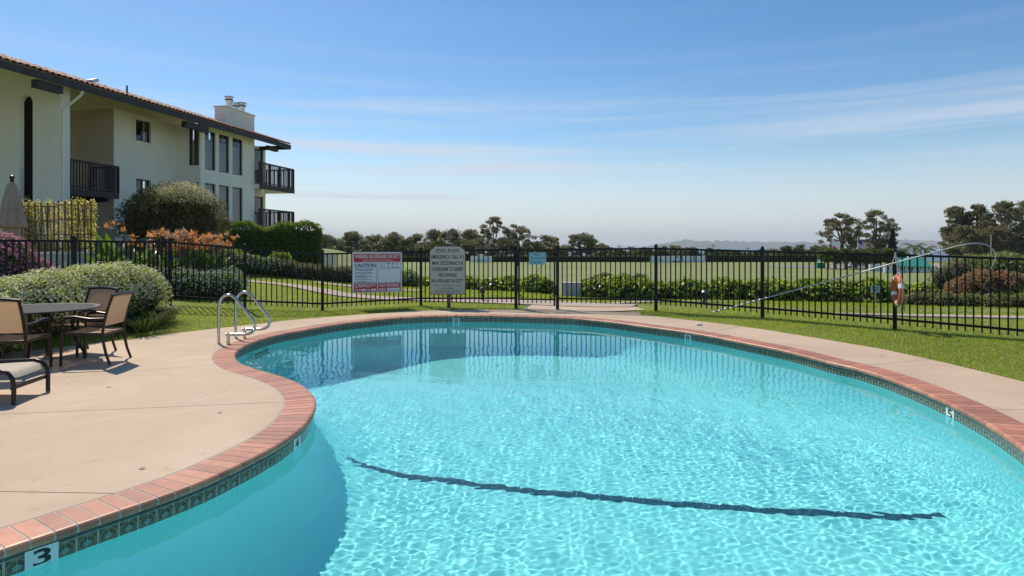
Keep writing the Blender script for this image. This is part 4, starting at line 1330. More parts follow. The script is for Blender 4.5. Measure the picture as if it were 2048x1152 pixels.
Fc += [(27, 12, 25, 28, 26), (K + 26, K + 28, K + 25, K + 12, K + 27), (29, 31, 13, 0, 30), (K + 30, K + 0, K + 13, K + 31, K + 29),
       (26, 28, K + 28, K + 26), (12, 27, K + 27, K + 12), (0, K + 0, K + 30, 30)]
mb = MB().add(V, Fc); mb.build('arched_wall', M['stucco'], bl, fix=True)
mb = MB(); bbox(mb, uF + .168, uA, OA - .45, OA - .002, BASE, wall_top(OA) - .01); mb.build('corner_pier', M['stucco'], bl)
a0, a1 = uF - .6, uA + .2
mb = MB(); bbox(mb, uA + .6, uA + .75, -5.2, OB - .9, BASE, ZE); mb.build('passage_wall', pmat('passage_shade', (.03, .022, .018), (.05, .037, .03), 6, .8), bl)  # dark colour paints the shade inside the arched passage
mb = MB(); bbox(mb, uA, uA + .6, -5.2, -2.6, 3.2, 3.4); mb.build('landing', M['stucco_tan_shade'], bl)
def railing(name, pts, ztop, zbot, gap=.12, rail=.07, slat=.032, deck_t=.24, closed=True):
    """balcony railing through (u,o) points, with slats"""
    tb_ = MB()
    for (u0, o0), (u1, o1) in zip(pts, pts[1:]):
        tb_.bar(BP(u0, o0, ztop), BP(u1, o1, ztop), .09, rail); tb_.bar(BP(u0, o0, zbot + .08), BP(u1, o1, zbot + .08), .05, .05)
    ro = tb_.build(name, M['brown_wood'], bl)
    for (u0, o0), (u1, o1) in zip(pts, pts[1:]):
        L = math.hypot(u1 - u0, o1 - o0); nS = max(2, int(L / gap))
        for q in range(nS + 1):
            f = q / nS; u = u0 + (u1 - u0) * f; o_ = o0 + (o1 - o0) * f
            w = .075 if q in (0, nS) or q % 8 == 0 else slat
            MB().box(BP(u, o_, (ztop + zbot) / 2), (w, w, ztop - zbot), BANG).build('slat', M['brown_wood'], ro)
    return ro
zb = z_at(393, uA + 1, -.9); ztp = z_at(326, uA + 1, -.9)
uBal = u_at(237, -.75)
mb = MB(); bbox(mb, uA + .02, uBal, -3.2, -.72, zb, zb + .22); mb.build('balcony_floor', M['brown_wood'], bl)
railing('balcony_rail', [(uA + .05, -.75), (uBal - .03, -.75), (uBal - .03, OB + .05)], ztp, zb + .22)
mb = MB(); bbox(mb, uA + .3, uA + .42, -3.0, -.8, zb - .15, zb); bbox(mb, uBal - .5, uBal - .38, -3.0, -.8, zb - .15, zb); mb.build('balcony_beam', M['brown_wood'], bl)
railing('passage_rail', [(uA + .25, oL - .6), (uA + .25, oR_ + .3)], 4.35, 3.4)

# set back wall with two windows
wA, wB = u_at(271, OB), u_at(301, OB)
h1 = (wA, wB, z_at(280, wA, OB), z_at(238, wA, OB)); h2 = (wA, wB, z_at(402, wA, OB), z_at(357, wA, OB))
holed_wall('set_back_wall', 'u', uB, uC, BASE, ZE + .1, OB, OB - .3, [h1, h2], M['stucco'])
mb = MB(); bbox(mb, uB - .003, uB + .25, -6, OB - .3, BASE, ZE + .1); mb.build('return_wall', M['stucco'], bl)
mb = MB(); bbox(mb, uB - .006, uB - .003, -6, OB - .02, BASE, ZE + .1); mb.build('return_shade_panel', M['stucco_tan_shade'], bl)  # darker sheet over the cream wall, paints the recess shade under the roof
window('u', *h1, OB, None, 1); window('u', *h2, OB, .6, 1)
for h in (h1, h2):   # raised plaster surround
    mb = MB(); e = .16
    for r4 in ((h[0] - e, h[0], h[2] - e, h[3] + e), (h[1], h[1] + e, h[2] - e, h[3] + e), (h[0], h[1], h[2] - e, h[2]), (h[0], h[1], h[3], h[3] + e)):
        bbox(mb, r4[0], r4[1], OB - .02, OB + .02, r4[2], r4[3])
    mb.build('window_surround', M['stucco'], bl)
# bay: side facing the pool with a narrow dark window, front with tall windows in two rows
b0, b1 = o_at(377, uC), o_at(397.5, uC)
h3 = (b0, b1, z_at(331, uC, b0), z_at(258, uC, b0)); h4 = (b0, b1, z_at(450, uC, b0), z_at(365, uC, b0))
holed_wall('bay_side_wall', 'o', OB - .3, OA, BASE, ZE + .1, uC, uC + .3, [h3, h4], M['stucco'])
window('o', *h3, uC, None); window('o', *h4, uC, None)
cols = [(408, 431.5, 260, 338, 366, 452), (438, 459, 267.5, 343, 370, 452), (465, 485.5, 275, 347.5, 373.5, 452)]
hs_ = []
for x0, x1, ya, yb, yc, yd in cols:
    c0_, c1_ = u_at(x0, OA), u_at(x1, OA)
    hs_.append((c0_, c1_, z_at(yb, c0_, OA), z_at(ya, c0_, OA))); hs_.append((c0_, c1_, z_at(yd, c0_, OA), z_at(yc, c0_, OA)))
zu0 = min(h[2] for h in hs_[0::2]); zu1 = max(h[3] for h in hs_[0::2]); zl0 = min(h[2] for h in hs_[1::2]); zl1 = max(h[3] for h in hs_[1::2])
hs_ = [(h[0], h[1], (zu0 if q % 2 == 0 else zl0), (zu1 if q % 2 == 0 else zl1)) for q, h in enumerate(hs_)]
holed_wall('bay_front_wall', 'u', uC + .3, uC1, BASE, ZE + .1, OA - .001, OA - .3, hs_, M['stucco'])
for q, h in enumerate(hs_): window('u', *h, OA, .78 if q % 2 == 0 else .97)
# end wall with glass doors and wrap around balconies
uR = u_at(580, 0.0)
mb = MB(); bbox(mb, uC1 - .25, uC1, -6, OA - .3, BASE, ZE + .1); mb.build('bay_end_wall', M['stucco'], bl)
g1_, g2_ = u_at(512, OD), u_at(527, OD)
zd = z_at(367, uC1, -.3)
h5 = (uC1 + .1, g2_, zd + .03, z_at(285, uC1, OD)); h6 = (uC1 + .1, g2_, zd - 2.45, z_at(386, uC1, OD))
holed_wall('end_wall', 'u', uC1, uD1, BASE, ZE + .1, OD, OD - .3, [h5, h6], M['stucco'])
window('u', *h5, OD, None, 1); window('u', *h6, OD, .5, 1)
mb = MB(); bbox(mb, uD1 - .3, uD1, -9, OD - .3, BASE, ZE + .1); mb.build('far_wall', M['stucco'], bl)
ub = u_at(587, -.35)
for zf in (zd, zd - 2.45):
    mb = MB(); bbox(mb, uC1 + .003, ub, -4, -.33, zf - .24, zf - .02); mb.build('balcony_floor', M['stucco'], bl)
    mb = MB(); bbox(mb, uC1 + .003, ub + .02, -.33, -.29, zf - .26, zf); mb.build('balcony_fascia', M['brown_wood'], bl)
    railing('balcony_rail', [(uC1 + .05, -.35), (ub, -.35), (ub, -3.9)], zf + 1.12, zf)
mb = MB(); bbox(mb, uC1 + .5, uC1 + .75, -2.2, -.5, zd - .5, zd - .24); mb.build('balcony_beam', M['stucco'], bl)

# roof: deck, fascia, soffit, beams, clay tiles
rf = MB()
V = [BP(-7, 0, roof_z(0)), BP(uR, 0, roof_z(0)), BP(uR, RIDGE, roof_z(RIDGE)), BP(-7, RIDGE, roof_z(RIDGE)), BP(uR, 2 * RIDGE, roof_z(0)), BP(-7, 2 * RIDGE, roof_z(0))]
V += [(x, y, z - .12) for x, y, z in V]
roof = rf.add(V, [(0, 1, 2, 3), (3, 2, 4, 5), (6, 9, 8, 7), (9, 11, 10, 8), (0, 6, 7, 1), (1, 7, 8, 2), (2, 8, 10, 4), (3, 9, 6, 0), (5, 11, 9, 3), (4, 10, 11, 5)]).build('roof', M['soffit'], bl)
mb = MB(); bbox(mb, -7, uR + .03, .002, .05, ZE - .10, ZE + .13); mb.build('fascia', M['fascia'], roof)
mb = MB(); bbox(mb, uR + .001, uR + .05, -5, 0, ZE - .10, ZE + .13); mb.build('fascia', M['fascia'], roof)
for x0, x1 in ((70, 122), (369, 414)):
    mb = MB(); bbox(mb, u_at(x0, -.15), u_at(x1, -.15), -.3, -.06, ZE - .36, ZE - .1); mb.build('eave_beam', M['fascia'], roof)
mb = MB(); bbox(mb, u_at(535, -.5), u_at(554, -.5), -.62, -.42, ZE - .30, ZE - .08); mb.build('eave_beam', M['fascia'], roof)
def barrel(L, r0_, r1_, n=6):
    V = []
    for o_, r in ((0, r0_), (-L, r1_)):
        for q in range(n + 1):
            a = math.pi * q / n
            V.append((math.cos(a) * r, o_, math.sin(a) * r * .85))
        for q in range(n + 1):
            a = math.pi * q / n
            V.append((math.cos(a) * (r - .016), o_, math.sin(a) * (r - .016) * .85))
    m_ = n + 1; Fc = []
    for q in range(n):
        Fc += [(q, q + 1, 2 * m_ + q + 1, 2 * m_ + q), (m_ + q + 1, m_ + q, 3 * m_ + q, 3 * m_ + q + 1), (q + 1, q, m_ + q, m_ + q + 1)]
    return V, Fc
bv, bf = barrel(.45, .105, .085)
tile_me = bpy.data.meshes.new('roof_tile'); tile_me.from_pydata(bv, [], bf); tile_me.materials.append(M['roof_tile'])
tilt = math.atan(PITCH_R); more = MB(); cnt = 0
rowlen = .36
nrows = int(-RIDGE / math.cos(tilt) * math.cos(tilt) / (rowlen * math.cos(tilt)))
# a tile's long axis runs up the slope (local -y), its width along the eave
Rt = Matrix.Rotation(BANG - math.pi / 2, 4, 'Z')
for row in range(nrows):
    o_ = .10 - row * rowlen * math.cos(tilt)
    for c in range(int((uR + 7) / .22)):
        u = -6.9 + c * .22
        loc = Vector(BP(u, o_, roof_z(o_) + .02 + rng.uniform(-.008, .008)))
        # local x -> along facade, local y(+) -> outward and down
        ex = Vector((BD[0], BD[1], 0)); ey = Vector((BN[0] * math.cos(tilt), BN[1] * math.cos(tilt), -math.sin(tilt))); ez = ex.cross(ey) * -1
        if ez.z < 0: ez = -ez
        Mx = Matrix.Identity(4)
        for q in range(3): Mx[q][0], Mx[q][1], Mx[q][2], Mx[q][3] = ex[q], ey[q], ez[q], loc[q]
        Mx = Mx @ Matrix.Rotation(rng.uniform(-.03, .03), 4, 'Z')
        if row < 4 and u > -.6 and cnt < 300:
            o2 = bpy.data.objects.new('roof_tile', tile_me); COL.link(o2); o2.parent = roof
            o2.matrix_parent_inverse = Matrix.Identity(4); o2.matrix_local = Matrix.Translation(-Vector(roof.parent.location)) @ Mx if False else Mx
            cnt += 1
        else:
            more.add([Mx @ Vector(v) for v in bv], bf)
mt = tag(more.build('roof_tile_field', M['roof_tile'], roof), kind='stuff')
# chimney with three flue pots, vents, downspout
oc = -1.6
k0, k1 = u_at(452, oc), u_at(509, oc); oi = o_at(429, k0)
ztop = z_at(213, k0, oc)
mb = MB(); bbox(mb, k0, k1, oi, oc, 6.6, ztop); chim = mb.build('chimney', M['stucco'], roof, bevel=.02)
mb = MB(); bbox(mb, k0 - .05, k1 + .05, oi - .05, oc + .05, ztop + .001, ztop + .05); mb.build('chimney_cap', M['stucco'], chim)
for px, zz in ((455, .62), (467.5, .40), (481, .55)):
    om = (oi + oc) / 2; u = u_at(px + 3, om); cc = BP(u, om, ztop + .05)
    fl_ = MB().lathe([(.15, 0), (.15, zz - .25), (.19, zz - .24), (.2, zz - .12), (.16, zz - .1), (.16, zz - .04), (.24, zz - .03), (.22, zz), (.02, zz + .03)], cc, 14).build('flue_pot', M['alu'] if False else M['white'], chim, smooth=True)
    MB().lathe([(.205, zz - .20), (.208, zz - .17), (.205, zz - .14)], cc, 14).lathe([(.245, zz - .028), (.23, zz + .005)], cc, 14).build('flue_band', M['win_frame'], fl_)
uv_ = u_at(254, -1.2); MB().tube([BP(uv_, -1.2, roof_z(-1.2) - .1), BP(uv_, -1.2, roof_z(-1.2) + .42)], .035, 8).build('vent_pipe', M['fascia'], roof)
uv_ = u_at(184, -1.4); MB().box(BP(uv_, -1.4, roof_z(-1.4) + .18), (.35, .3, .12), BANG, ry=R(-25)).tube([BP(uv_, -1.4, roof_z(-1.4) - .1), BP(uv_, -1.4, roof_z(-1.4) + .2)], .04, 6).build('roof_vent', M['alu'], roof)
ud = uF + .04
MB().tube([BP(u_at(164, -.05), -.02, ZE - .1), BP(u_at(160, -.1), -.06, ZE - .24), BP(ud + .15, OA + .08, ZE - .62), BP(ud, OA + .06, ZE - .78), BP(ud, OA + .06, 1.4)], .045, 8).build('downspout', M['stucco'], bl, smooth=True)
# pale slab added behind the plants to bounce sun onto the facade
mb = MB(); bbox(mb, -2, uR - 4, -.55, 4.2, .4, 1.12); bbox(mb, uR - 4, uR + 2, -.55, 1.8, .4, 1.12); tag(mb.build('bounce_terrace', pmat('pale_bounce_paving', (.60, .53, .43), (.68, .61, .51), 3, .85)), 'pale concrete slab added to bounce sun onto the building', kind='structure')

# ------------------------------------------------------------------ foliage materials
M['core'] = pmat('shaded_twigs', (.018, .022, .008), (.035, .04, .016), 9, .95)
M['bark'] = pmat('grey_bark', (.10, .08, .06), (.20, .165, .13), 8, .9, bmp=.5, bscale=20)
LM = {}
LM['varieg'] = leafmat('variegated_leaves', (.10, .115, .018), (.24, .235, .06), .4, .45, (.62, .60, .38))
LM['cream'] = leafmat('cream_leaf_tips', (.38, .365, .20), (.54, .51, .33), .5, .3, tcol=(1.1, 1.1, .9))
LM['green'] = leafmat('green_leaves', (.038, .065, .012), (.09, .125, .022), .4, .42)
LM['dark'] = leafmat('dark_leaves', (.022, .036, .010), (.055, .075, .02), .5, .35)
LM['olive'] = leafmat('olive_leaves', (.05, .046, .018), (.115, .095, .042), .5, .42)
LM['bright'] = leafmat('glossy_bright_leaves', (.05, .085, .012), (.16, .20, .03), .25, .42, (.38, .40, .14))
LM['white'] = leafmat('white_blossom', (.50, .50, .45), (.75, .75, .72), .6, .3, tcol=(1, 1, 1))
LM['palebl'] = leafmat('pale_blossom', (.26, .24, .13), (.42, .40, .26), .6, .3, tcol=(1, 1, .9))
LM['pink'] = leafmat('pink_blossom', (.34, .08, .14), (.46, .20, .26), .5, .35, tcol=(1, 1, 1))
LM['vine'] = leafmat('yellow_vine_leaves', (.20, .165, .05), (.36, .31, .14), .5, .45, (.46, .43, .28))
LM['red'] = leafmat('red_brown_leaves', (.08, .085, .022), (.20, .125, .07), .45, .45, (.36, .25, .19), tcol=(1.4, 1.1, .8))
LM['grass'] = leafmat('grass_blades', (.10, .14, .014), (.20, .23, .026), .5, .55, (.32, .31, .08))
LM['euc'] = leafmat('eucalyptus_leaves', (.065, .066, .036), (.13, .12, .066), .5, .42, (.19, .16, .095), tcol=(1.3, 1.25, .85))
LM['euc2'] = leafmat('grey_green_leaves', (.07, .076, .044), (.13, .13, .075), .5, .42, (.18, .17, .105), tcol=(1.3, 1.2, .8))
LM['shrub'] = leafmat('field_shrub_leaves', (.026, .036, .012), (.062, .072, .022), .5, .3, (.11, .105, .036))
LM['conifer'] = leafmat('conifer_needles', (.010, .018, .010), (.022, .032, .016), .6, .1)
LM['sword'] = leafmat('sword_leaves', (.035, .07, .012), (.09, .15, .025), .35, .35)
M['orange_petal'] = leafmat('orange_petals', (.42, .17, .05), (.50, .25, .09), .45, .4, tcol=(1.1, 1, .8))
M['faded_petal'] = leafmat('faded_petals', (.30, .19, .12), (.40, .27, .18), .6, .35, tcol=(1.1, 1, .9))
M['stalk'] = pmat('green_stalk', (.08, .085, .035), (.15, .13, .06), 8, .6)

def chain(p, q, n, r, zo=0.0, jit=.1, z=None):
    """blobs strung between two ground points"""
    out = []
    for k in range(n):
        f = k / max(n - 1, 1)
        x = p[0] + (q[0] - p[0]) * f + rng.uniform(-jit, jit); y = p[1] + (q[1] - p[1]) * f + rng.uniform(-jit, jit)
        s = rng.uniform(.88, 1.12)
        out.append((x, y, (tz(x, y) if z is None else z) + zo, r[0] * s, r[1] * s, r[2] * rng.uniform(.92, 1.08)))
    return out

# variegated hedge between patio and fence
bush('variegated_hedge', 'cream and green variegated hedge between the patio table and the fence', 'hedge', chain((-7.75, 9.3), (-7.42, 12.25), 8, (.6, .5, .56), .44, .06), 14000, .045, .028, LM['varieg'], (-7.5, 11, .1), M['core'], seed=1, shell=(.84, 1.06), flower=(LM['cream'], 8500, .036, -.1))
bush('variegated_shrub', 'small cream and green shrub behind the footstool side chair', 'shrub', [(-7.35, 8.85, .40, .42, .4, .5)], 3000, .045, .028, LM['varieg'], (-7.35, 8.85, 0), M['core'], seed=2, shell=(.84, 1.06), flower=(LM['cream'], 1000, .032, -.05))

def blades(name, label, cat, cx, cy, rad, n, h, w, mat, lean=.6, group=None, seg=4):
    z0 = tz(cx, cy)
    t = thing(name, label, cat, (cx, cy, z0), group=group)
    V = []; Fc = []
    a = rng.uniform(0, 6.28, n); rr2 = rad * np.sqrt(rng.uniform(0, 1, n)) * .6
    for k in range(n):
        d = np.array([math.cos(a[k]), math.sin(a[k])]); s = np.array([-d[1], d[0]])
        hh = h * rng.uniform(.7, 1.2); ln = lean * rng.uniform(.5, 1.4) * hh
        b0 = len(V)
        for q in range(seg + 1):
            f = q / seg
            p = np.array([cx, cy]) + d * (rr2[k] + ln * f ** 1.6); z = z0 + hh * (f - .38 * f ** 3 * lean)
            ww = w * (1 - f) ** .6 * .5 + .0005
            V += [(p[0] - s[0] * ww, p[1] - s[1] * ww, z), (p[0] + s[0] * ww, p[1] + s[1] * ww, z)]
        for q in range(seg): Fc.append((b0 + 2 * q, b0 + 2 * q + 1, b0 + 2 * q + 3, b0 + 2 * q + 2))
    np_mesh('leaves', V, np.array(Fc), mat, t)
    return t
for k, (x, y) in enumerate(((-6.75, 11.75), (-6.85, 12.3), (-6.6, 11.2))):
    blades('lily_turf', 'dark green strappy lily turf at the foot of the variegated hedge', 'plant', x, y, .35, 230, .42, .012, LM['dark'], .9, 'lily turf by the hedge')

# pink bush, umbrella, trellises, low wall
bush('pink_bush', 'pink flowering bush behind the fence by the closed umbrella', 'bush', [(-10.15, 12.4, .95, .62, .6, .85), (-9.7, 12.7, .7, .45, .45, .6)], 6000, .055, .03, LM['green'], (-9.9, 12.3, .4), M['core'], flower=(LM['pink'], 4200, .045, -.3), seed=3)
M['canvas'] = pmat('taupe_canvas', (.38, .27, .19), (.46, .34, .25), 20, .85, bmp=.3, bscale=120)
ux, uy = AT(24, 400, 14.2)[:2]; uz = tz(ux, uy)
um = thing('patio_umbrella', 'closed taupe patio umbrella beyond the fence', 'umbrella', (ux, uy, uz))
MB().tube([(ux, uy, uz), (ux, uy, 3.1)], .025, 10).build('pole', M['bronze'], um, smooth=True)
MB().lathe([(.26, .0), (.27, .05), (.2, .08), (.05, .12), (.04, .3)], (ux, uy, uz), 20).build('base', M['bronze'], um, smooth=True)
MB().lathe([(.04, 3.03), (.09, 2.95), (.13, 2.75), (.165, 2.55), (.19, 2.42)], (ux, uy, 0), 64, 8, .12).build('upper_canopy', M['canvas'], um, smooth=True)
MB().lathe([(.15, 2.50), (.19, 2.34), (.225, 2.18), (.26, 2.02), (.23, 1.99), (.15, 1.97), (.145, 1.85), (.2, 1.72), (.24, 1.6), (.25, 1.48), (.2, 1.42), (.05, 1.4)], (ux, uy, 0), 64, 8, .16).build('canopy', M['canvas'], um, smooth=True)
MB().lathe([(.02, 3.02), (.045, 3.06), (.03, 3.09), (.05, 3.12), (.045, 3.17), (.01, 3.19)], (ux, uy, 0), 12).build('finial', M['bronze'], um, smooth=True)

M['trellis'] = pmat('redwood_trellis', (.17, .07, .03), (.27, .12, .055), 9, .8)
for (xa, xb, ya, lab) in ((44, 108, 405, 'redwood lattice trellis with yellow vine beside the umbrella'), (117, 182, 402, 'redwood lattice trellis with yellow vine below the small balcony')):
    Yt = 16.6; A = AT(xa, ya, Yt); B2 = AT(xb, ya + 2, Yt + .25); zb_ = .75
    tr = thing('trellis', lab, 'trellis', ((A[0] + B2[0]) / 2, Yt, zb_), group=None)
    for q in range(6):
        f = q / 5; x = A[0] + (B2[0] - A[0]) * f; y = A[1] + (B2[1] - A[1]) * f
        MB().box((x, y, (zb_ + A[2] + .02) / 2 - .1), (.035, .02, A[2] - zb_ + .2)).build('upright', M['trellis'], tr)
    for q in range(5):
        z = zb_ + .35 + (A[2] - zb_ - .45) * q / 4
        MB().bar((A[0] - .06, A[1] - .015, z), (B2[0] + .06, B2[1] - .015, z), .02, .03).build('slat', M['trellis'], tr)
    n_ = 3800
    f = rng.uniform(-.03, 1.03, n_); P = np.c_[A[0] + (B2[0] - A[0]) * f, A[1] + (B2[1] - A[1]) * f + .12 + rng.normal(0, .09, n_), rng.uniform(zb_, A[2] + .02, n_) + rng.normal(0, .05, n_)]
    V, Fc = leaf_arrays(P, .055, .035, np.tile([0, -1, .3], (n_, 1)), .4)
    np_mesh('vine', V, Fc, LM['vine'], tr)
    mb = MB()
    for q in range(7):
        x = A[0] + (B2[0] - A[0]) * (q + .5) / 7
        mb.tube([(x, A[1] + .16, zb_ - .1), (x + .05, A[1] + .17, 1.6), (x - .04, A[1] + .18, A[2] - .1)], .012, 5)
    mb.build('stem', M['bark'], tr)
a_, b_ = AT(72, 506, 15.6), AT(190, 509, 16.2)
gwl = thing('garden_wall', 'low pale painted garden wall behind the fence pickets', 'wall', (a_[0], a_[1], .5))
M['pale_wall'] = pmat('pale_garden_wall', (.50, .49, .46), (.6, .59, .56), 5, .8, bmp=.2, bscale=40)
MB().bar((a_[0], a_[1], 1.0), (b_[0], b_[1], 1.0), .2, .75).build('wall_body', M['pale_wall'], gwl)
MB().bar((a_[0], a_[1], 1.40), (b_[0], b_[1], 1.40), .25, .045).build('wall_cap', M['white'], gwl)

# birds of paradise: sword leaves on stalks, orange flower heads
def paddle():
    V = []; Fc = []; n_ = 8
    for q in range(n_ + 1):
        f = q / n_; w = .055 * math.sin(math.pi * min(1, f * 1.02) ** .8) + .002
        x = .30 * f ** 1.7; z = .42 * f
        V += [(x, -w, z + .02 * math.sin(math.pi * f)), (x - .015, 0, z), (x, w, z + .02 * math.sin(math.pi * f))]
    for q in range(n_):
        a = 3 * q; Fc += [(a, a + 1, a + 4, a + 3), (a + 1, a + 2, a + 5, a + 4)]
    return V, Fc
pv_, pf_ = paddle()
def leaf_with_stalk(sl):
    mb = MB().add([(x + sl * .22, y, z + sl * .95) for x, y, z in pv_], pf_)
    return mb
def flower_mesh(name, mat):
    mb = MB()
    for q, (ang, tilt_) in enumerate(((0, .2), (.5, .6), (-.45, .5), (.2, 1.0), (-.2, 1.3), (.9, .9), (-.9, .95), (2.6, 1.0))):
        L = .15 if q < 5 else .10
        d = Vector((math.cos(ang) * math.sin(tilt_), math.sin(ang) * math.sin(tilt_), math.cos(tilt_)))
        s = d.orthogonal().normalized() * .016
        mb.add([d * .01, d * L * .5 + s, d * L, d * L * .5 - s], [(0, 1, 2, 3)])
    mb.add([(0, 0, 0), (.07, .012, .035), (.19, 0, .05), (.07, -.012, .035), (.06, 0, .005)], [(0, 1, 4), (1, 2, 4), (2, 3, 4), (3, 0, 4), (0, 3, 2, 1)])
    me = bpy.data.meshes.new(name); me.from_pydata(mb.v, [], mb.f); me.materials.append(mat); return me
fm1 = flower_mesh('flower', M['orange_petal']); fm2 = flower_mesh('flower', M['faded_petal'])
leaf_me = []
for sl in (.35, .5, .65):
    mb = leaf_with_stalk(sl); me = bpy.data.meshes.new('leaf'); me.from_pydata(mb.v, [], mb.f); me.materials.append(LM['sword']); me.polygons.foreach_set('use_smooth', [True] * len(me.polygons)); leaf_me.append(me)
def paradise(label, px, Y, nl, nf, hl, hf, spread, faded=.3):
    x, y = (px - 1024) * Y / F, Y; z = tz(x, y)
    t = thing('bird_of_paradise', label, 'plant', (x, y, z), group='birds of paradise behind the fence')
    st = MB()
    for k in range(nl):
        a = rng.uniform(0, 6.28); s = hl * rng.uniform(.75, 1.15); me = leaf_me[rng.integers(3)]
        r = spread * .45 * math.sqrt(rng.uniform(0, 1)); a2 = rng.uniform(0, 6.28)
        o = bpy.data.objects.new('leaf', me); COL.link(o); o.parent = t
        lx, ly = r * math.cos(a2), r * math.sin(a2)
        o.location = (lx, ly, 0); o.rotation_euler = (0, rng.uniform(-.1, .35), a); o.scale = (s, s * 1.15, s)
        sl = .5 * s
        st.tube([(x + lx, y + ly, z), (x + lx + math.cos(a) * sl * .12, y + ly + math.sin(a) * sl * .12, z + sl * .5), (x + lx + math.cos(a) * sl * .22, y + ly + math.sin(a) * sl * .22, z + sl * .9)], .012, 5)
    for k in range(nf):
        a = rng.uniform(0, 6.28); h = hf * rng.uniform(.72, 1.08); r = spread * math.sqrt(rng.uniform(0, 1))
        lx, ly = r * math.cos(a), r * math.sin(a)
        o = bpy.data.objects.new('flower', fm2 if rng.uniform() < faded else fm1); COL.link(o); o.parent = t
        o.location = (lx, ly, h); o.rotation_euler = (rng.uniform(-.4, .4), rng.uniform(-.2, .5), rng.uniform(0, 6.28)); s = rng.uniform(.8, 1.35); o.scale = (s, s, s)
        st.tube([(x + lx * .4, y + ly * .4, z + .1), (x + lx * .8, y + ly * .8, z + h * .55), (x + lx, y + ly, z + h)], .009, 5)
    st.build('stem', M['stalk'], t)
BOP = 'bird of paradise clump with many orange and faded flowers beside the dark shrub'
paradise('bird of paradise clump with broad green leaves and few orange flowers below the balcony', 215, 15.6, 30, 6, 1.15, 1.42, .45, .1)
paradise('bird of paradise clump of upright green leaves between flowering clumps', 275, 16.0, 26, 7, 1.1, 1.30, .45, .3)
for px, Y, nf, lb in ((325, 16.3, 22, 'bird of paradise clump with sparse faded flowers next to the leafy green clump'), (372, 16.8, 40, BOP), (410, 17.2, 42, BOP), (436, 17.8, 28, 'bird of paradise clump beside the curving walk with drooping orange flowers')):
    paradise(lb, px, Y, 20, nf, 1.05, 1.34, .62, .45)

# white flowered ground cover outside the fence
bush('white_groundcover', 'low white flowering ground cover bed outside the fence below the orange flowers', 'ground cover', chain((-9.9, 14.3), (-8.6, 15.2), 5, (.55, .5, .38), .25) + chain((-8.1, 15.3), (-7.35, 15.9), 4, (.55, .5, .42), .22) + chain((-7.6, 16.6), (-7.9, 17.4), 2, (.6, .5, .42), .2), 9000, .05, .032, LM['green'], (-8, 15.6, .3), M['core'], flower=(LM['white'], 3200, .034, -.3), seed=5)

# big dark shrub with pale crown, dark clipped hedge
bush('dark_shrub', 'big dark olive shrub with pale blossom against the building', 'shrub', [(-12.3, 22.2, 2.65, 1.15, 1.0, 1.0), (-13.1, 21.9, 2.3, .7, .7, .85), (-11.4, 22.8, 2.4, .95, .9, 1.0), (-12.0, 22.0, 1.8, 1.35, 1.0, .8)], 12500, .12, .035, LM['olive'], (-12.4, 22.2, 1.2), M['core'], seed=6, bias=.2, shell=(.62, 1.18), corek=.6)
cr = bpy.data.objects['dark_shrub']
P, D = blob_points([(-11.55, 22.1, 3.15, .95, .8, .62)], 2600, shell=(.6, 1.1), zmin=-.2, seed=8)
V, Fc = leaf_arrays(P, .09, .05, D, .4); np_mesh('blossom', V, Fc, LM['palebl'], cr)
hb0, hb1 = np.array([-12.2, 25.6]), np.array([-8.35, 27.0])
ht = thing('clipped_hedge', 'tall dark clipped hedge at the end of the building', 'hedge', (-10.2, 26.3, .6))
dvec = (hb1 - hb0) / np.linalg.norm(hb1 - hb0); nvec = np.array([dvec[1], -dvec[0]]); HLn = np.linalg.norm(hb1 - hb0)
n_ = 22000
face = rng.choice(3, n_, p=[.62, .2, .18])
s_ = rng.uniform(0, HLn, n_); w_ = rng.uniform(-.75, .75, n_); h_ = rng.uniform(0, 1, n_)
top = 2.42 + .12 * np.sin(s_ * 2.3) + .08 * np.sin(s_ * 5.1 + 1); base_z = .45
zz = base_z + (top - base_z) * h_
w_ = np.where(face == 0, .75 + rng.normal(0, .06, n_), w_); zz = np.where(face == 1, top + rng.normal(0, .05, n_), zz); s_ = np.where(face == 2, HLn + rng.normal(0, .06, n_), s_)
edge = np.clip((s_ - (HLn - .5)) / .5, 0, 1) * np.clip((zz - top + .5) / .5, 0, 1)
zz -= edge * .18
P = np.c_[hb0[0] + dvec[0] * s_ + nvec[0] * w_, hb0[1] + dvec[1] * s_ + nvec[1] * w_, zz]
O = np.where((face == 0)[:, None], [nvec[0], nvec[1], .25], np.where((face == 1)[:, None], [0, 0, 1], [dvec[0], dvec[1], .2]))
V, Fc = leaf_arrays(P, .085, .05, O, .5); np_mesh('foliage', V, Fc, leafmat('hedge_leaves', (.034, .06, .012), (.085, .125, .02), .4, .42, (.14, .165, .035)), ht)
c_ = (hb0 + hb1) / 2
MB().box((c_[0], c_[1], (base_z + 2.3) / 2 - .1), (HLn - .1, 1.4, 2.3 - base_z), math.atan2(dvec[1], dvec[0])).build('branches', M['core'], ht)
for k in range(6):
    p = hb0 + dvec * (.3 + k * (HLn - .6) / 5) + nvec * .5
    MB().tube([(p[0], p[1], tz(*p) - .1), (p[0], p[1], .9)], .05, 6).build('trunk', M['bark'], ht)
P, D = blob_points([(-8.8, 26.6, 2.42, .6, .5, .2)], 160, zmin=0, seed=9)
V, Fc = leaf_arrays(P, .09, .05, D, .4); tag(np_mesh('new_growth', V, Fc, LM['red'], ht), kind='stuff')

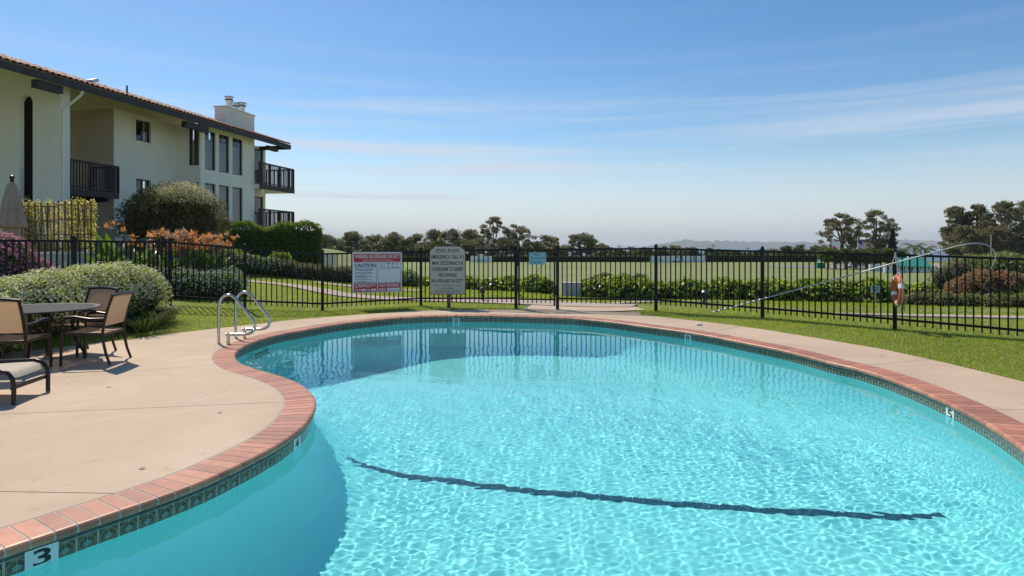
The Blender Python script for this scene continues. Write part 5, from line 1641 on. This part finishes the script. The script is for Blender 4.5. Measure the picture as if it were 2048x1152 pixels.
# planting along the far side of the walk
bush('grey_lavender', 'soft grey green mounded plant between white flowering plants', 'plant', chain((-8.6, 24.0), (-6.6, 24.3), 4, (.55, .45, .42), .2), 4500, .10, .012, LM['euc2'], (-7.6, 24.1, .2), M['core'], seed=10, bias=.3)
bush('white_plant', 'pale flowering plant beside the curving walk near the hedge corner', 'plant', chain((-10.6, 23.2), (-9.1, 23.6), 4, (.45, .4, .42), .22), 4200, .07, .04, LM['green'], (-9.8, 23.4, .3), M['core'], flower=(LM['palebl'], 1600, .05), seed=11)
bush('bright_shrub', 'bright yellow green shrub in front of the middle of the dark clipped hedge', 'shrub', [(-9.0, 24.3, .75, .5, .45, .6)], 1300, .10, .05, LM['bright'], (-9, 24.3, .3), M['core'], seed=12)
bush('bright_shrub', 'bright yellow green shrub between the orange flowers and the dark clipped hedge', 'shrub', [(-10.8, 24.2, .9, .5, .45, .55)], 1200, .10, .05, LM['bright'], (-10.8, 24.2, .3), M['core'], seed=27)
bush('white_plant', 'white flowering plants at the end of the clipped hedge by the field', 'plant', chain((-6.3, 24.6), (-4.2, 25.6), 5, (.5, .45, .42), .2), 4200, .09, .05, LM['bright'], (-5, 25, 0), M['core'], flower=(LM['white'], 900, .05), seed=13)

# long low leafy hedge along the field
def low_hedge(name, label, pts, n_per, blob, seed):
    bl_ = []
    P = np.array(pts); d = arclen(P)
    for s in np.arange(0, d[-1], .55):
        x = np.interp(s, d, P[:, 0]) + rng.uniform(-.12, .12); y = np.interp(s, d, P[:, 1]) + rng.uniform(-.12, .12)
        k = rng.uniform(.72, 1.2)
        bl_.append((x, y, tz(x, y) + blob[2] * .45, blob[0] * k, blob[1] * k, blob[2] * k))
    return bush(name, label, 'hedge', bl_, int(n_per * d[-1]), .16, .105, LM['bright'], (pts[0][0], pts[0][1], tz(*pts[0])), M['core'], seed=seed, bias=.5, shell=(.85, 1.08))
low_hedge('leafy_hedge', 'low glossy leafy hedge along the field from the clipped hedge to the utility box', [(-6.8, 29.6), (-5.2, 29.9), (-2, 28), (.5, 25.8), (1.75, 24.6)], 420, (.5, .5, .45), 14)
low_hedge('leafy_hedge', 'low glossy leafy hedge along the field from the utility box to the path lamp', [(2.75, 24.0), (4.0, 23.2), (5.4, 22.8), (7.2, 22.6)], 520, (.52, .55, .52), 15)
low_hedge('leafy_hedge', 'low glossy leafy hedge along the field from the path lamp to the red shrub', [(7.6, 22.4), (9.5, 22.1), (12, 21.3), (13.8, 20.4)], 560, (.55, .55, .50), 16)
bush('red_shrub', 'low red brown shrub rising behind the leafy hedge', 'shrub', chain((3.7, 24.6), (4.9, 24.3), 3, (.5, .4, .5), .42), 2000, .09, .04, leafmat('dull_bronze_leaves', (.05, .035, .016), (.12, .07, .035), .5, .35), (4.3, 24.5, -.5), M['core'], seed=17)

# garden corner on the far side of the fence by the pole hook
bush('red_shrub', 'large coral and red leaved shrub behind the fence near the pole hook', 'shrub', [(14.55, 19.3, .32, .62, .6, .48), (15.15, 19.1, .32, .6, .6, .46), (14.0, 19.4, .1, .5, .5, .45)], 6000, .085, .045, LM['red'], (14.5, 19.2, -.2), M['core'], seed=18)
bush('oleander', 'tall green oleander bush with narrow pale leaves beyond the fence', 'bush', [(16.6, 21.2, .5, 1.0, .9, .8), (17.6, 20.6, .5, 1.0, 1.0, .85), (16.0, 21.9, .4, .8, .8, .8), (19.2, 20.2, .5, 1.2, 1.0, .9)], 11000, .20, .03, leafmat('oleander_leaves', (.05, .07, .022), (.12, .14, .05), .35, .45, (.24, .25, .14)), (17, 21, -.2), M['core'], seed=19, bias=.2)
bush('silver_shrub', 'pale grey twiggy shrub between the white grandstand and the oleander', 'shrub', [(14.75, 21.3, .2, .5, .4, .75), (15.3, 21.5, .4, .45, .4, .7)], 2600, .10, .03, leafmat('silver_leaves', (.10, .095, .06), (.22, .20, .14), .5, .3), (13.8, 21.3, -.3), M['core'], seed=20, bias=.2, shell=(.5, 1.15))
for k, (x, y, h) in enumerate(((14.6, 18.0, .62), (15.1, 17.8, .68), (15.6, 17.6, .6), (14.2, 18.3, .45))):
    blades('day_lily', 'bright green strappy day lily clump in front of the coral shrub', 'plant', x, y, .4, 120, h, .03, LM['sword'], .7, 'day lilies by the coral shrub')
bush('border_shrub', 'low grey green edging shrubs along the lawn in front of the coral shrub', 'shrub', chain((12.4, 18.9), (16.8, 16.8), 9, (.55, .42, .27), .12), 6500, .06, .035, leafmat('edging_leaves', (.06, .07, .025), (.15, .145, .06), .5, .42, (.26, .24, .14)), (14.5, 18, -.2), M['core'], seed=21)
blades('bromeliad', 'small dark red spiky bromeliad at the edge of the lawn', 'plant', 15.05, 16.4, .15, 26, .30, .03, LM['red'], 1.1)
bush('garden_hedge', 'long rounded green hedge behind the oleander below the dark trees', 'hedge', [(x, 30 + rng.uniform(-.5, .5), -.15 + (x - 17) * .02, 1.3, 1.0, 1.15) for x in np.arange(22.6, 30, 1.2)], 9000, .16, .08, LM['green'], (24, 30, -.8), M['core'], seed=22)

# ------------------------------------------------------------------ small garden fittings
M['grey_box'] = pmat('grey_utility_paint', (.50, .47, .46), (.56, .53, .52), 5, .6)
bx_, by_ = 2.28, 23.9; z0 = tz(bx_, by_)
ub_ = thing('utility_box', 'pale grey metal utility box set in the leafy hedge', 'utility box', (bx_, by_, z0))
MB().box((bx_, by_, z0 + .22), (.72, .4, .56)).build('cabinet', M['grey_box'], ub_, bevel=.015)
MB().box((bx_, by_, z0 + .515), (.76, .44, .03)).build('lid', M['grey_box'], ub_, bevel=.008)
M['copper'] = pmat('dark_lamp_metal', (.035, .03, .025), (.07, .06, .05), 10, .5)
for (px, py0, Y, lab) in ((965, 605, 17.6, 'dark path lamp beyond the fence by the pool rules sign'), (1408, 607, 17.2, 'dark path lamp beyond the fence by the low end of the rescue pole')):
    x = (px - 1024) * Y / F; z0 = tz(x, Y)
    pl_ = thing('path_lamp', lab, 'lamp', (x, Y, z0))
    MB().lathe([(.035, -.05), (.035, .12), (.06, .14), (.03, .17), (.03, .2), (.075, .23), (.075, .33)], (x, Y, z0), 14).build('stand', M['copper'], pl_, smooth=True)
    MB().lathe([(.07, .332), (.08, .345), (.055, .38), (.02, .395)], (x, Y, z0), 14).build('cap', M['copper'] if px < 1000 else M['alu'], pl_, smooth=True)
yx = 19.2; xx = (1750 - 1024) * yx / F; z0 = tz(xx, yx)
gsn = thing('garden_sign', 'small pale green notice on a stake in front of the leafy hedge', 'sign', (xx, yx, z0))
M['pale_green'] = pmat('pale_green_sign', (.36, .45, .40), (.42, .5, .45), 6, .6)
MB().box((xx, yx, z0 + .30), (.035, .02, .62)).build('stake', M['alu'], gsn)
MB().box((xx, yx - .02, z0 + .46), (.27, .012, .22)).build('board', M['pale_green'], gsn)
for q in range(3): MB().box((xx, yx - .0285, z0 + .51 - q * .05), (.19 - .03 * q, .004, .022)).build('print_line', M['sign_green'], gsn)

# ------------------------------------------------------------------ grass blades on the lawns
def grass(name, label, n_, box, test, h, w):
    x = rng.uniform(box[0], box[1], n_); y = rng.uniform(box[2], box[3], n_)
    k = test(x, y); x, y = x[k], y[k]; m_ = len(x)
    z = terrain(x, y) - .02
    a = rng.uniform(0, 6.28, m_); hh = h * rng.uniform(.5, 1.25, m_); ln = hh * rng.uniform(.1, .8, m_); b2 = rng.uniform(0, 6.28, m_)
    V = np.stack([np.c_[x - np.cos(a) * w, y - np.sin(a) * w, z], np.c_[x + np.cos(a) * w, y + np.sin(a) * w, z], np.c_[x + np.cos(b2) * ln, y + np.sin(b2) * ln, z + hh]], 1).reshape(-1, 3)
    return tag(np_mesh(name, V, np.arange(3 * m_).reshape(-1, 3), LM['grass']), label, 'grass', kind='stuff')
FENCE = np.array(POST_L + POST_R)
def fence_y(x):
    return np.interp(x, FENCE[1:, 0], FENCE[1:, 1])
def on_lawn(x, y):
    ok = ~inside(x, y, DECK) & (y < fence_y(x) + .25)
    ok &= ~((x > .3) & (x < 3.0) & (y > 14.6)); ok &= (np.abs(x) < y * .86)
    return ok
grass('grass', 'short green lawn grass between the deck and the fence', 330000, (-9, 9.2, 6, 16.6), on_lawn, .036, .005)
PATHPTS = np.array([(-13, 22.6), (-10.6, 22.1), (-8.5, 21), (-6.5, 19.8), (-4.6, 18.6), (-2.6, 17.9), (-.6, 17.4), (1.5, 16.9), (3.2, 16.3)])
def beyond(x, y):
    ok = (y > fence_y(x) + .2) & (np.abs(x) < y * .86)
    py = np.interp(x, PATHPTS[::-1][:, 0][::-1], PATHPTS[:, 1]); ok &= np.abs(y - py) > .62
    ok &= ~((x > .2) & (x < 3.3) & (y < 17.6))
    ok &= ~((x > 7) & (np.abs(y - np.interp(x, [7.4, 9, 12, 16, 22], [14.4, 14.1, 13.8, 13.5, 13])) < .42))
    return ok & (y < np.interp(x, [-10, -6, -2, 2, 8, 14, 20], [23, 26, 28, 25, 22.5, 20, 17]))
grass('grass', 'mown green lawn grass beyond the fence', 260000, (-11, 19, 11, 28), beyond, .045, .008)

# ------------------------------------------------------------------ trees
def tree(name, label, px, top, Y, halfw, mat, lo=.30, n_clump=34, per=90, leaf=.5, clump=.9, group=None, base=None, dome=False, seed=0, limbs=9, depthk=.8, trunk=.28):
    x = (px - 1024) * Y / F; z1 = EYE + (HOR - top) * Y / F; z0 = (tz(x, Y) if base is None else base); h = z1 - z0; w = halfw * Y / F
    r = np.random.default_rng(seed + int(px))
    t = thing(name, label, 'tree', (x, Y, z0), group=group)
    C = []
    while len(C) < n_clump:
        f = r.uniform(0, 1); a = r.uniform(0, 6.28)
        if dome:
            rad = w * math.sqrt(max(0, 1 - f ** 2.2)); q = math.sqrt(r.uniform(.15, 1))
        else:
            rad = w * (math.sin(math.pi * (f * .86 + .12)) ** .6); q = math.sqrt(r.uniform(.05, 1))
        C.append((x + math.cos(a) * rad * q, Y + math.sin(a) * rad * q * depthk, z0 + h * (lo + (1 - lo) * f) - clump * .25))
    C = np.array(C)
    N = n_clump * per
    which = np.repeat(np.arange(n_clump), per); sz = r.uniform(.55, 1.25, n_clump)
    D = unit(r.normal(size=(N, 3))) * (r.uniform(0, 1, N) ** .45)[:, None]
    P = C[which] + D * np.array([1, 1, .62]) * (clump * sz[which])[:, None]
    P[:, 2] = np.minimum(P[:, 2], z1 + r.uniform(-.6, .25, N))
    out = unit(D + np.array([0, 0, .35]))
    V, Fc = leaf_arrays(P, leaf, leaf * .55, out, .35)
    np_mesh('crown', V, Fc, mat, t)
    mb = MB()
    j = lambda s: r.uniform(-s, s)
    mid = (x + j(w * .12), Y + j(.3), z0 + h * .45); tp = (x + j(w * .2), Y + j(.3), z0 + h * .86)
    mb.tube([(x, Y, z0 - .4), (x + j(.15), Y, z0 + h * .2), mid, tp], [trunk * 1.15, trunk, trunk * .7, trunk * .2], 8)
    for k in r.choice(n_clump, min(limbs, n_clump), replace=False):
        f = r.uniform(.25, .7); s = (x + (mid[0] - x) * f * 1.2, Y, z0 + h * f * .75)
        e = C[k]; m_ = ((s[0] + e[0]) / 2, (s[1] + e[1]) / 2, (s[2] + e[2]) / 2 - .1 * h * .3)
        mb.tube([s, m_, tuple(e)], [trunk * .5, trunk * .33, trunk * .1], 6)
    mb.build('trunk', M['bark'], t, smooth=True)
    return t
GRP = 'grey green trees in the row beyond the playing field'
row = [(655, 470, 32, 1), (703, 463, 32, 0), (748, 470, 34, 1), (790, 463, 25, 0), (830, 466, 24, 1), (868, 460, 28, 0), (902, 456, 27, 1), (942, 459, 27, 0)]
for k, (px, top, hw, q) in enumerate(row):
    tree('field_tree', ('rounded grey green tree in the row behind the warning and pool rules signs'), px, top, 165 + 6 * (k % 3), hw, LM['euc2' if q else 'euc'], lo=.10, n_clump=64, per=80, leaf=.55, clump=1.3, group=GRP, seed=k)
tree('eucalyptus_tree', 'tallest airy eucalyptus tree behind the pool gate', 988, 433, 170, 32, LM['euc'], lo=.15, n_clump=62, per=70, leaf=.5, clump=1.05, seed=21)
tree('eucalyptus_tree', 'wide airy eucalyptus tree next to the tallest one', 1036, 446, 172, 38, LM['euc'], lo=.15, n_clump=70, per=70, leaf=.5, clump=1.1, seed=22)
tree('field_tree', 'small round tree between the eucalyptus and the broad domed tree', 1097, 468, 168, 27, LM['euc'], lo=.1, n_clump=46, per=80, leaf=.55, clump=1.1, seed=23)
tree('domed_tree', 'broad dome crowned tree standing alone beyond the field', 1163, 466, 160, 41, LM['euc2'], lo=.28, n_clump=70, per=90, leaf=.5, clump=1.0, dome=True, seed=24, trunk=.5)
for k, (px, top, hw) in enumerate(((725, 480, 30), (770, 482, 28), (812, 478, 30), (850, 480, 28), (885, 479, 28), (922, 480, 30), (962, 476, 30), (1010, 480, 32), (1065, 482, 32), (1110, 486, 28), (675, 482, 30))):
    tree('understorey_tree', 'low dark tree filling the row beyond the playing field', px, top, 158, hw, LM['shrub' if k % 3 else 'euc2'], lo=.12, n_clump=30, per=75, leaf=.55, clump=1.1, group='low trees in the row beyond the field', seed=60 + k)

tree('eucalyptus_tree', 'spreading eucalyptus tree behind the red striped flag', 1684, 427, 150, 46, LM['euc'], lo=.2, n_clump=95, per=75, leaf=.46, clump=.95, seed=31, trunk=.4, limbs=16)
tree('eucalyptus_tree', 'tall eucalyptus tree behind the blue flag', 1752, 420, 152, 40, LM['euc'], lo=.1, n_clump=100, per=75, leaf=.46, clump=1.0, seed=32, trunk=.4, limbs=14)
def conifer(px, top, Y, hw):
    x = (px - 1024) * Y / F; z0 = tz(x, Y); z1 = EYE + (HOR - top) * Y / F; w = hw * Y / F
    t = thing('conifer', 'dark conifer beside the tall eucalyptus', 'tree', (x, Y, z0))
    MB().tube([(x, Y, z0 - .3), (x, Y, z1 - .3)], [.25, .04], 8).build('trunk', M['bark'], t)
    n_ = 4200; f = rng.uniform(0, 1, n_) ** .7; tier = .75 + .25 * np.sin(f * 42)
    rad = w * f * tier * np.sqrt(rng.uniform(.1, 1, n_)); a = rng.uniform(0, 6.28, n_)
    P = np.c_[x + np.cos(a) * rad, Y + np.sin(a) * rad, z1 - f * (z1 - z0) * .9 - rad * .25]
    V, Fc = leaf_arrays(P, .5, .16, np.c_[np.cos(a), np.sin(a), np.full(n_, .2)], .5); np_mesh('crown', V, Fc, LM['conifer'], t)
conifer(1785, 456, 148, 17)
for px, top, hw, Y, s in ((1912, 412, 26, 120, 41), (1955, 409, 32, 118, 42), (2008, 402, 40, 115, 43), (2060, 400, 45, 116, 44)):
    tree('eucalyptus_tree', 'tall dark eucalyptus tree in the grove behind the garden hedge', px, top, Y, hw * 1.1, LM['euc'], lo=.12, n_clump=100, per=80, leaf=.42, clump=.9, group='eucalyptus grove behind the garden hedge', seed=s, trunk=.32)
for k, px in enumerate((1925, 1962, 1998, 2035)):
    tree('grove_tree', 'dense dark tree at the foot of the eucalyptus grove', px, 450 + 6 * (k % 2), 112, 30, LM['euc'], lo=.1, n_clump=36, per=90, leaf=.4, clump=.95, group='dense dark trees under the grove', seed=90 + k)
# low shrubs behind the far hedge
for k, (px, top, hw) in enumerate(((1205, 492, 20), (1228, 503, 16), (1240, 505, 14), (1272, 503, 16), (1290, 500, 16), (1325, 497, 16), (1350, 494, 20), (1382, 499, 18), (1425, 500, 18), (1450, 504, 14), (1490, 510, 12), (1520, 505, 14), (1545, 503, 16), (1578, 496, 18), (1605, 494, 18), (1632, 496, 16), (1652, 500, 14), (1470, 507, 14), (1560, 507, 14))):
    tree('far_shrub', 'low round scrub tree behind the clipped hedge at the field edge', px, top - 5, 140 + (k % 4) * 5, hw * 1.2, LM['shrub' if k % 3 else 'euc2'], lo=.25, n_clump=30, per=70, leaf=.45, clump=.85, group='scrub trees behind the field hedge', seed=120 + k, limbs=4, trunk=.15)
tree('dark_round_shrub', 'dark rounded tree behind the hedge next to the scoreboard', 1227, 504, 132, 17, LM['dark'], lo=.02, n_clump=40, per=80, leaf=.4, clump=.8, seed=150, dome=True)
for k, px in enumerate((1655, 1672, 1690, 1712, 1733, 1752, 1775, 1796)):
    tree('parking_tree', 'small round street tree in the row by the green box', px, 497 + (k % 2) * 2, 87, 14, LM['shrub' if k % 2 else 'green'], lo=.42, n_clump=34, per=70, leaf=.3, clump=.58, group='street trees along the car park', seed=160 + k, limbs=5, trunk=.13)

def palm(label, px, top, Y, group=None, fr=.9):
    x = (px - 1024) * Y / F; z0 = tz(x, Y); z1 = EYE + (HOR - top) * Y / F - fr * .7
    t = thing('palm_tree', label, 'tree', (x, Y, z0), group=group)
    MB().tube([(x, Y, z0 - .3), (x + .1, Y, (z0 + z1) / 2), (x, Y, z1)], [.2, .16, .14], 8).build('trunk', M['bark'], t)
    for k in range(16):
        a = k * 2.4; up = 1.0 - .13 * (k % 9)
        V = []; Fc = []
        for q in range(7):
            f = q / 6; d = fr * 1.35 * f; zz = z1 + up * d * .9 - .55 * d * d / fr; w = .16 * fr * math.sin(math.pi * (f * .85 + .1))
            cx, cy = x + math.cos(a) * d, Y + math.sin(a) * d
            V += [(cx - math.sin(a) * w, cy + math.cos(a) * w, zz - w * .5), (cx, cy, zz), (cx + math.sin(a) * w, cy - math.cos(a) * w, zz - w * .5)]
        for q in range(6): Fc += [(3 * q, 3 * q + 1, 3 * q + 4, 3 * q + 3), (3 * q + 1, 3 * q + 2, 3 * q + 5, 3 * q + 4)]
        MB().add(V, Fc).build('frond', LM['shrub'], t)
palm('tall palm tree between the conifer and the grove', 1828, 480, 135, fr=2.0)
palm('short bushy palm tree next to the tall palm', 1850, 485, 130, fr=2.0)
palm('low palm tree beside the conifer', 1810, 491, 132, fr=1.3)
palm('lone palm tree on a thin trunk between the gate and the scoreboard', 1262, 489, 150, fr=1.0)

# ------------------------------------------------------------------ far side of the field
def far_hedge(label, x0, x1, Y, zt_, col='dark'):
    L = (x1 - x0) * Y / F; cx = ((x0 + x1) / 2 - 1024) * Y / F; z0 = tz(cx, Y); h = zt_ - z0
    t = thing('field_hedge', label, 'hedge', (cx, Y, z0))
    MB().box((cx, Y, z0 + h / 2 - .05), (L, 1.1, h)).build('branches', M['core'], t)
    n_ = int(L * 90); f = rng.uniform(-.5, .5, n_) * L; tp = rng.uniform(0, 1, n_) < .35
    P = np.c_[cx + f, np.where(tp, Y + rng.uniform(-.6, .6, n_), Y - .58 + rng.normal(0, .06, n_)), np.where(tp, z0 + h + rng.normal(0, .05, n_), z0 + rng.uniform(0, 1, n_) * h)]
    V, Fc = leaf_arrays(P, .26, .16, np.where(tp[:, None], [0, 0, 1], [0, -1, .3]), .5)
    np_mesh('foliage', V, Fc, LM['dark'], t)
for x0, x1, zt_, lab in ((630, 705, -.55, 'dark clipped hedge at the field edge behind the warning sign'), (706, 930, -.75, 'long clipped hedge at the field edge behind the pool rules sign'), (986, 1298, -.62, 'clipped hedge at the field edge between the two scoreboards'), (1412, 1632, -.45, 'clipped hedge at the field edge from the long scoreboard to the green box')):
    far_hedge(lab, x0, x1, 123.5, zt_)
def scoreboard(label, x0, x1, ytop, ybot, Y, panels, digits):
    k = Y / F; z1 = EYE + (HOR - ytop) * k; z0 = EYE + (HOR - ybot) * k; X0 = (x0 - 1024) * k; X1 = (x1 - 1024) * k; gz = tz((X0 + X1) / 2, Y)
    t = thing('scoreboard', label, 'scoreboard', ((X0 + X1) / 2, Y, gz))
    for a, b in panels:
        A, B = X0 + (X1 - X0) * a, X0 + (X1 - X0) * b
        MB().box(((A + B) / 2, Y, (z0 + z1) / 2), (B - A - .06, .2, z1 - z0)).build('panel', M['white'], t)
    for a in sorted({p for q in panels for p in q}):
        x = X0 + (X1 - X0) * a
        MB().box((x, Y + .15, (gz + z1) / 2), (.14, .14, z1 - gz + .05)).build('post', M['black_metal'], t)
    MB().box(((X0 + X1) / 2, Y + .05, z0 - .12), (X1 - X0, .15, .18)).build('base_rail', M['black_metal'], t)
    for a, f, w, h in digits:
        MB().box((X0 + (X1 - X0) * a, Y - .11, z0 + (z1 - z0) * f), (w, .03, h)).build('digit_window', M['black'], t)
    return t
scoreboard('small white scoreboard beyond the field next to the pool rules sign', 941, 984, 512, 525, 121, [(0, .33), (.33, .72), (.72, 1)], [(.42, .3, .35, .3), (.60, .3, .3, .3)])
k = 121 / F; x = (962 - 1024) * k
MB().box((x, 121, EYE + (HOR - 510) * k), (1.3, .18, .35)).build('header_panel', M['white'], bpy.data.objects['scoreboard'])
sb = scoreboard('long white scoreboard of four panels beyond the field', 1300, 1410, 512, 528, 121, [(0, .18), (.2, .57), (.59, .79), (.81, 1)], [(.485, .85, .55, .22), (.43, .3, .38, .24), (.485, .3, .2, .24), (.535, .3, .38, .24)])
MB().box(((1354 - 1024) * k, 121.1, EYE + (HOR - 510.5) * k), (1.4, .3, .28)).build('header_panel', pmat('scoreboard_green', (.08, .16, .10), (.1, .2, .13), 5, .6), sb)

M['green_metal'] = pmat('green_painted_metal', (.02, .20, .13), (.03, .27, .18), 4, .5)
Yg = 90; x = (1640 - 1024) * Yg / F; z0 = tz(x, Yg)
gb = thing('green_cabinet', 'green metal storage box at the far corner of the field', 'box', (x, Yg, z0))
MB().box((x, Yg, z0 + .39), (1.15, .8, .78)).build('body', M['green_metal'], gb, bevel=.02)
MB().box((x, Yg, z0 + .81), (1.2, .86, .05)).build('lid', M['green_metal'], gb)
MB().box((x - .1, Yg - .405, z0 + .39), (.03, .02, .7)).build('door_gap', M['black'], gb)

# grandstand with green canopy and white walls
Yg = 76; k = Yg / F
gs_ = thing('grandstand', 'low white grandstand with a green canopy beside the field', 'grandstand', ((1830 - 1024) * k, Yg, -1.8))
X_ = lambda px: (px - 1024) * k
Z_ = lambda py: EYE + (HOR - py) * k
MB().box(((X_(1768) + X_(1892)) / 2, Yg, (Z_(534) - 1.85) / 2), (X_(1892) - X_(1768), .25, Z_(534) + 1.85)).build('white_wall', M['white'], gs_)
MB().box(((X_(1776) + X_(1890)) / 2, Yg + 4, (Z_(531) - 1.85) / 2), (X_(1890) - X_(1776), .25, Z_(531) + 1.85)).build('back_wall', M['white'], gs_)
A = [(X_(1792), Yg - .4, Z_(532)), (X_(1862), Yg - .4, Z_(534)), (X_(1886), Yg + 3.6, Z_(516)), (X_(1822), Yg + 3.6, Z_(517))]
MB().add(A + [(x, y, z - .08) for x, y, z in A], [(0, 1, 2, 3), (7, 6, 5, 4), (0, 4, 5, 1), (1, 5, 6, 2), (2, 6, 7, 3), (3, 7, 4, 0)]).build('canopy', M['green_metal'], gs_)
for px in (1793, 1806, 1820, 1834, 1848, 1861):
    MB().box((X_(px), Yg - .3, (Z_(533) - 1.85) / 2), (.08, .08, Z_(533) + 1.85)).build('post', M['green_metal'], gs_)
for px in (1858, 1872, 1886):
    MB().box((X_(px), Yg + 3.5, (Z_(514) - 1.85) / 2), (.08, .08, Z_(514) + 1.85)).build('post', M['green_metal'], gs_)
MB().box(((X_(1853) + X_(1932)) / 2, Yg + 3.6, Z_(514.5)), (X_(1932) - X_(1853), .3, .25)).build('roof_beam', M['white'], gs_)
A = [(X_(1862), Yg - .2, Z_(541)), (X_(1905), Yg - .2, Z_(541)), (X_(1905), Yg + 2, Z_(528)), (X_(1885), Yg + 2, Z_(528))]
MB().add(A + [(x, y, z - .1) for x, y, z in A], [(0, 1, 2, 3), (7, 6, 5, 4), (0, 4, 5, 1), (1, 5, 6, 2), (2, 6, 7, 3), (3, 7, 4, 0)]).build('side_roof', M['stucco_tan_shade'], gs_)
for q in range(14):
    px = 1776 + q * 8
    MB().box((X_(px), Yg - .14, Z_(537)), (.12, .04, .28)).build('wall_opening', M['dark_room'], gs_)

# parked car by the street trees
Yc = 91; x = (1722 - 1024) * Yc / F; z0 = tz(x, Yc) + .02
car = thing('parked_car', 'white car parked among the street trees beyond the field', 'car', (x, Yc, z0))
M['car_paint'] = pmat('white_car_paint', (.55, .56, .57), (.62, .63, .64), 3, .25)
prof = [(-2.0, .3), (-2.05, .62), (-1.9, .8), (-1.2, .88), (-.7, 1.32), (.7, 1.36), (1.3, .95), (1.95, .85), (2.08, .6), (2.05, .3)]
V = [(x + a, Yc - .8, z0 + b) for a, b in prof] + [(x + a, Yc + .8, z0 + b) for a, b in prof]; m_ = len(prof)
MB().add(V, [tuple(range(m_)), tuple(reversed(range(m_, 2 * m_)))] + [(q + m_, (q + 1) % m_ + m_, (q + 1) % m_, q) for q in range(m_)]).build('body', M['car_paint'], car, fix=True)
MB().add([(x - 1.0, Yc - .805, z0 + .92), (x + 1.1, Yc - .805, z0 + .96), (x + .65, Yc - .805, z0 + 1.29), (x - .65, Yc - .805, z0 + 1.27)], [(0, 1, 2, 3)]).build('side_window', M['black'], car)
for a in (-1.25, 1.3):
    for s in (-.75, .75):
        MB().tube([(x + a, Yc + s - .1, z0 + .32), (x + a, Yc + s + .1, z0 + .32)], .32, 14).build('wheel', M['black'], car)

# flags
def flag(label, px, ytop, Y, stripes, canton):
    k = Y / F; x = (px - 1024) * k; z0 = tz(x, Y); z1 = EYE + (HOR - ytop) * k
    t = thing('flagpole', label, 'flag', (x, Y, z0))
    MB().tube([(x, Y, z0), (x, Y, z1)], [.07, .04], 8).build('pole', M['white'], t)
    fw, fh = 1.9, 1.5; nx_, n_s = 10, len(stripes)
    def P(u, v):
        droop = .9 * u ** 1.1
        return (x + .05 + fw * u * .72, Y - .1 + .25 * math.sin(u * 7 + v * 2), z1 - .35 - fh * v - droop * fw * .55 + .08 * math.sin(u * 9))
    for s in range(n_s):
        V = []
        for q in range(nx_ + 1):
            u = q / nx_; V += [P(u, s / n_s), P(u, (s + 1) / n_s)]
        MB().add(V, [(2 * q, 2 * q + 1, 2 * q + 3, 2 * q + 2) for q in range(nx_)]).build('stripe', stripes[s], t, smooth=True)
    if canton:
        V = []
        for q in range(5):
            u = q / 4 * .42; a, b_ = P(u, 0), P(u, .54); V += [(a[0], a[1] - .02, a[2]), (b_[0], b_[1] - .02, b_[2])]
        MB().add(V, [(2 * q, 2 * q + 1, 2 * q + 3, 2 * q + 2) for q in range(4)]).build('canton', M['blue'], t, smooth=True)
R_, W_ = M['red'], M['white']
flag('flag with red and white stripes and blue canton on a white pole', 1715.5, 473, 104, [R_ if q % 2 == 0 else W_ for q in range(9)], True)
flag('white and red flag on a white pole in front of the spreading eucalyptus', 1664.5, 474, 106, [W_, W_, W_, R_], False)

# power poles and wires
M['pole_wood'] = pmat('pole_wood', (.09, .075, .06), (.14, .12, .10), 6, .9)
for px, top, Y, lab in ((1881, 485, 210, 'wooden power pole near the grove with crossarm'), (1426, 489, 210, 'wooden power pole above the hedge beside the long scoreboard'), (1239, 490, 205, 'wooden power pole beside the lone palm'), (1496, 495, 215, 'short wooden power pole above the scrub beyond the field')):
    k = Y / F; x = (px - 1024) * k; z0 = tz(x, Y); z1 = EYE + (HOR - top) * k
    t = thing('power_pole', lab, 'power pole', (x, Y, z0))
    MB().tube([(x, Y, z0 - .3), (x, Y, z1)], [.16, .11], 8).build('shaft', M['pole_wood'], t)
    MB().box((x, Y, z1 - .35), (1.6, .12, .12)).build('crossarm', M['pole_wood'], t)
    for s in (-.7, .7): MB().box((x + s, Y, z1 - .22), (.08, .08, .14)).build('insulator', M['white'], t)
def wire(label, pts, r=.02):
    P = []
    for (a, b) in zip(pts, pts[1:]):
        for q in range(9):
            f = q / 8; P.append((a[0] + (b[0] - a[0]) * f, a[1] + (b[1] - a[1]) * f, a[2] + (b[2] - a[2]) * f - .5 * math.sin(math.pi * f)))
    o = MB().tube(P, r, 5).build('power_line', M['pole_wood']); tag(o, label, 'wire')
wire('thin power line strung past the lone palm to the scoreboard pole', [AT(700, 489, 200), AT(1239, 491, 205), AT(1426, 491.5, 210), AT(1496, 497, 215)])
wire('thin power line running past the flags to the grove pole', [AT(1650, 491, 205), AT(1881, 488, 210), AT(2080, 487, 210)])
px, Y = 1982, 60; k = Y / F; x = (px - 1024) * k
lp = thing('light_pole', 'thin pale light pole rising over the garden hedge', 'pole', (x, Y, tz(x, Y)))
MB().tube([(x, Y, tz(x, Y)), (x, Y, EYE + (HOR - 470) * k)], [.05, .035], 8).build('shaft', M['alu'], lp)
MB().box((x, Y, EYE + (HOR - 470) * k), (.2, .1, .06)).build('lamp_head', M['alu'], lp)
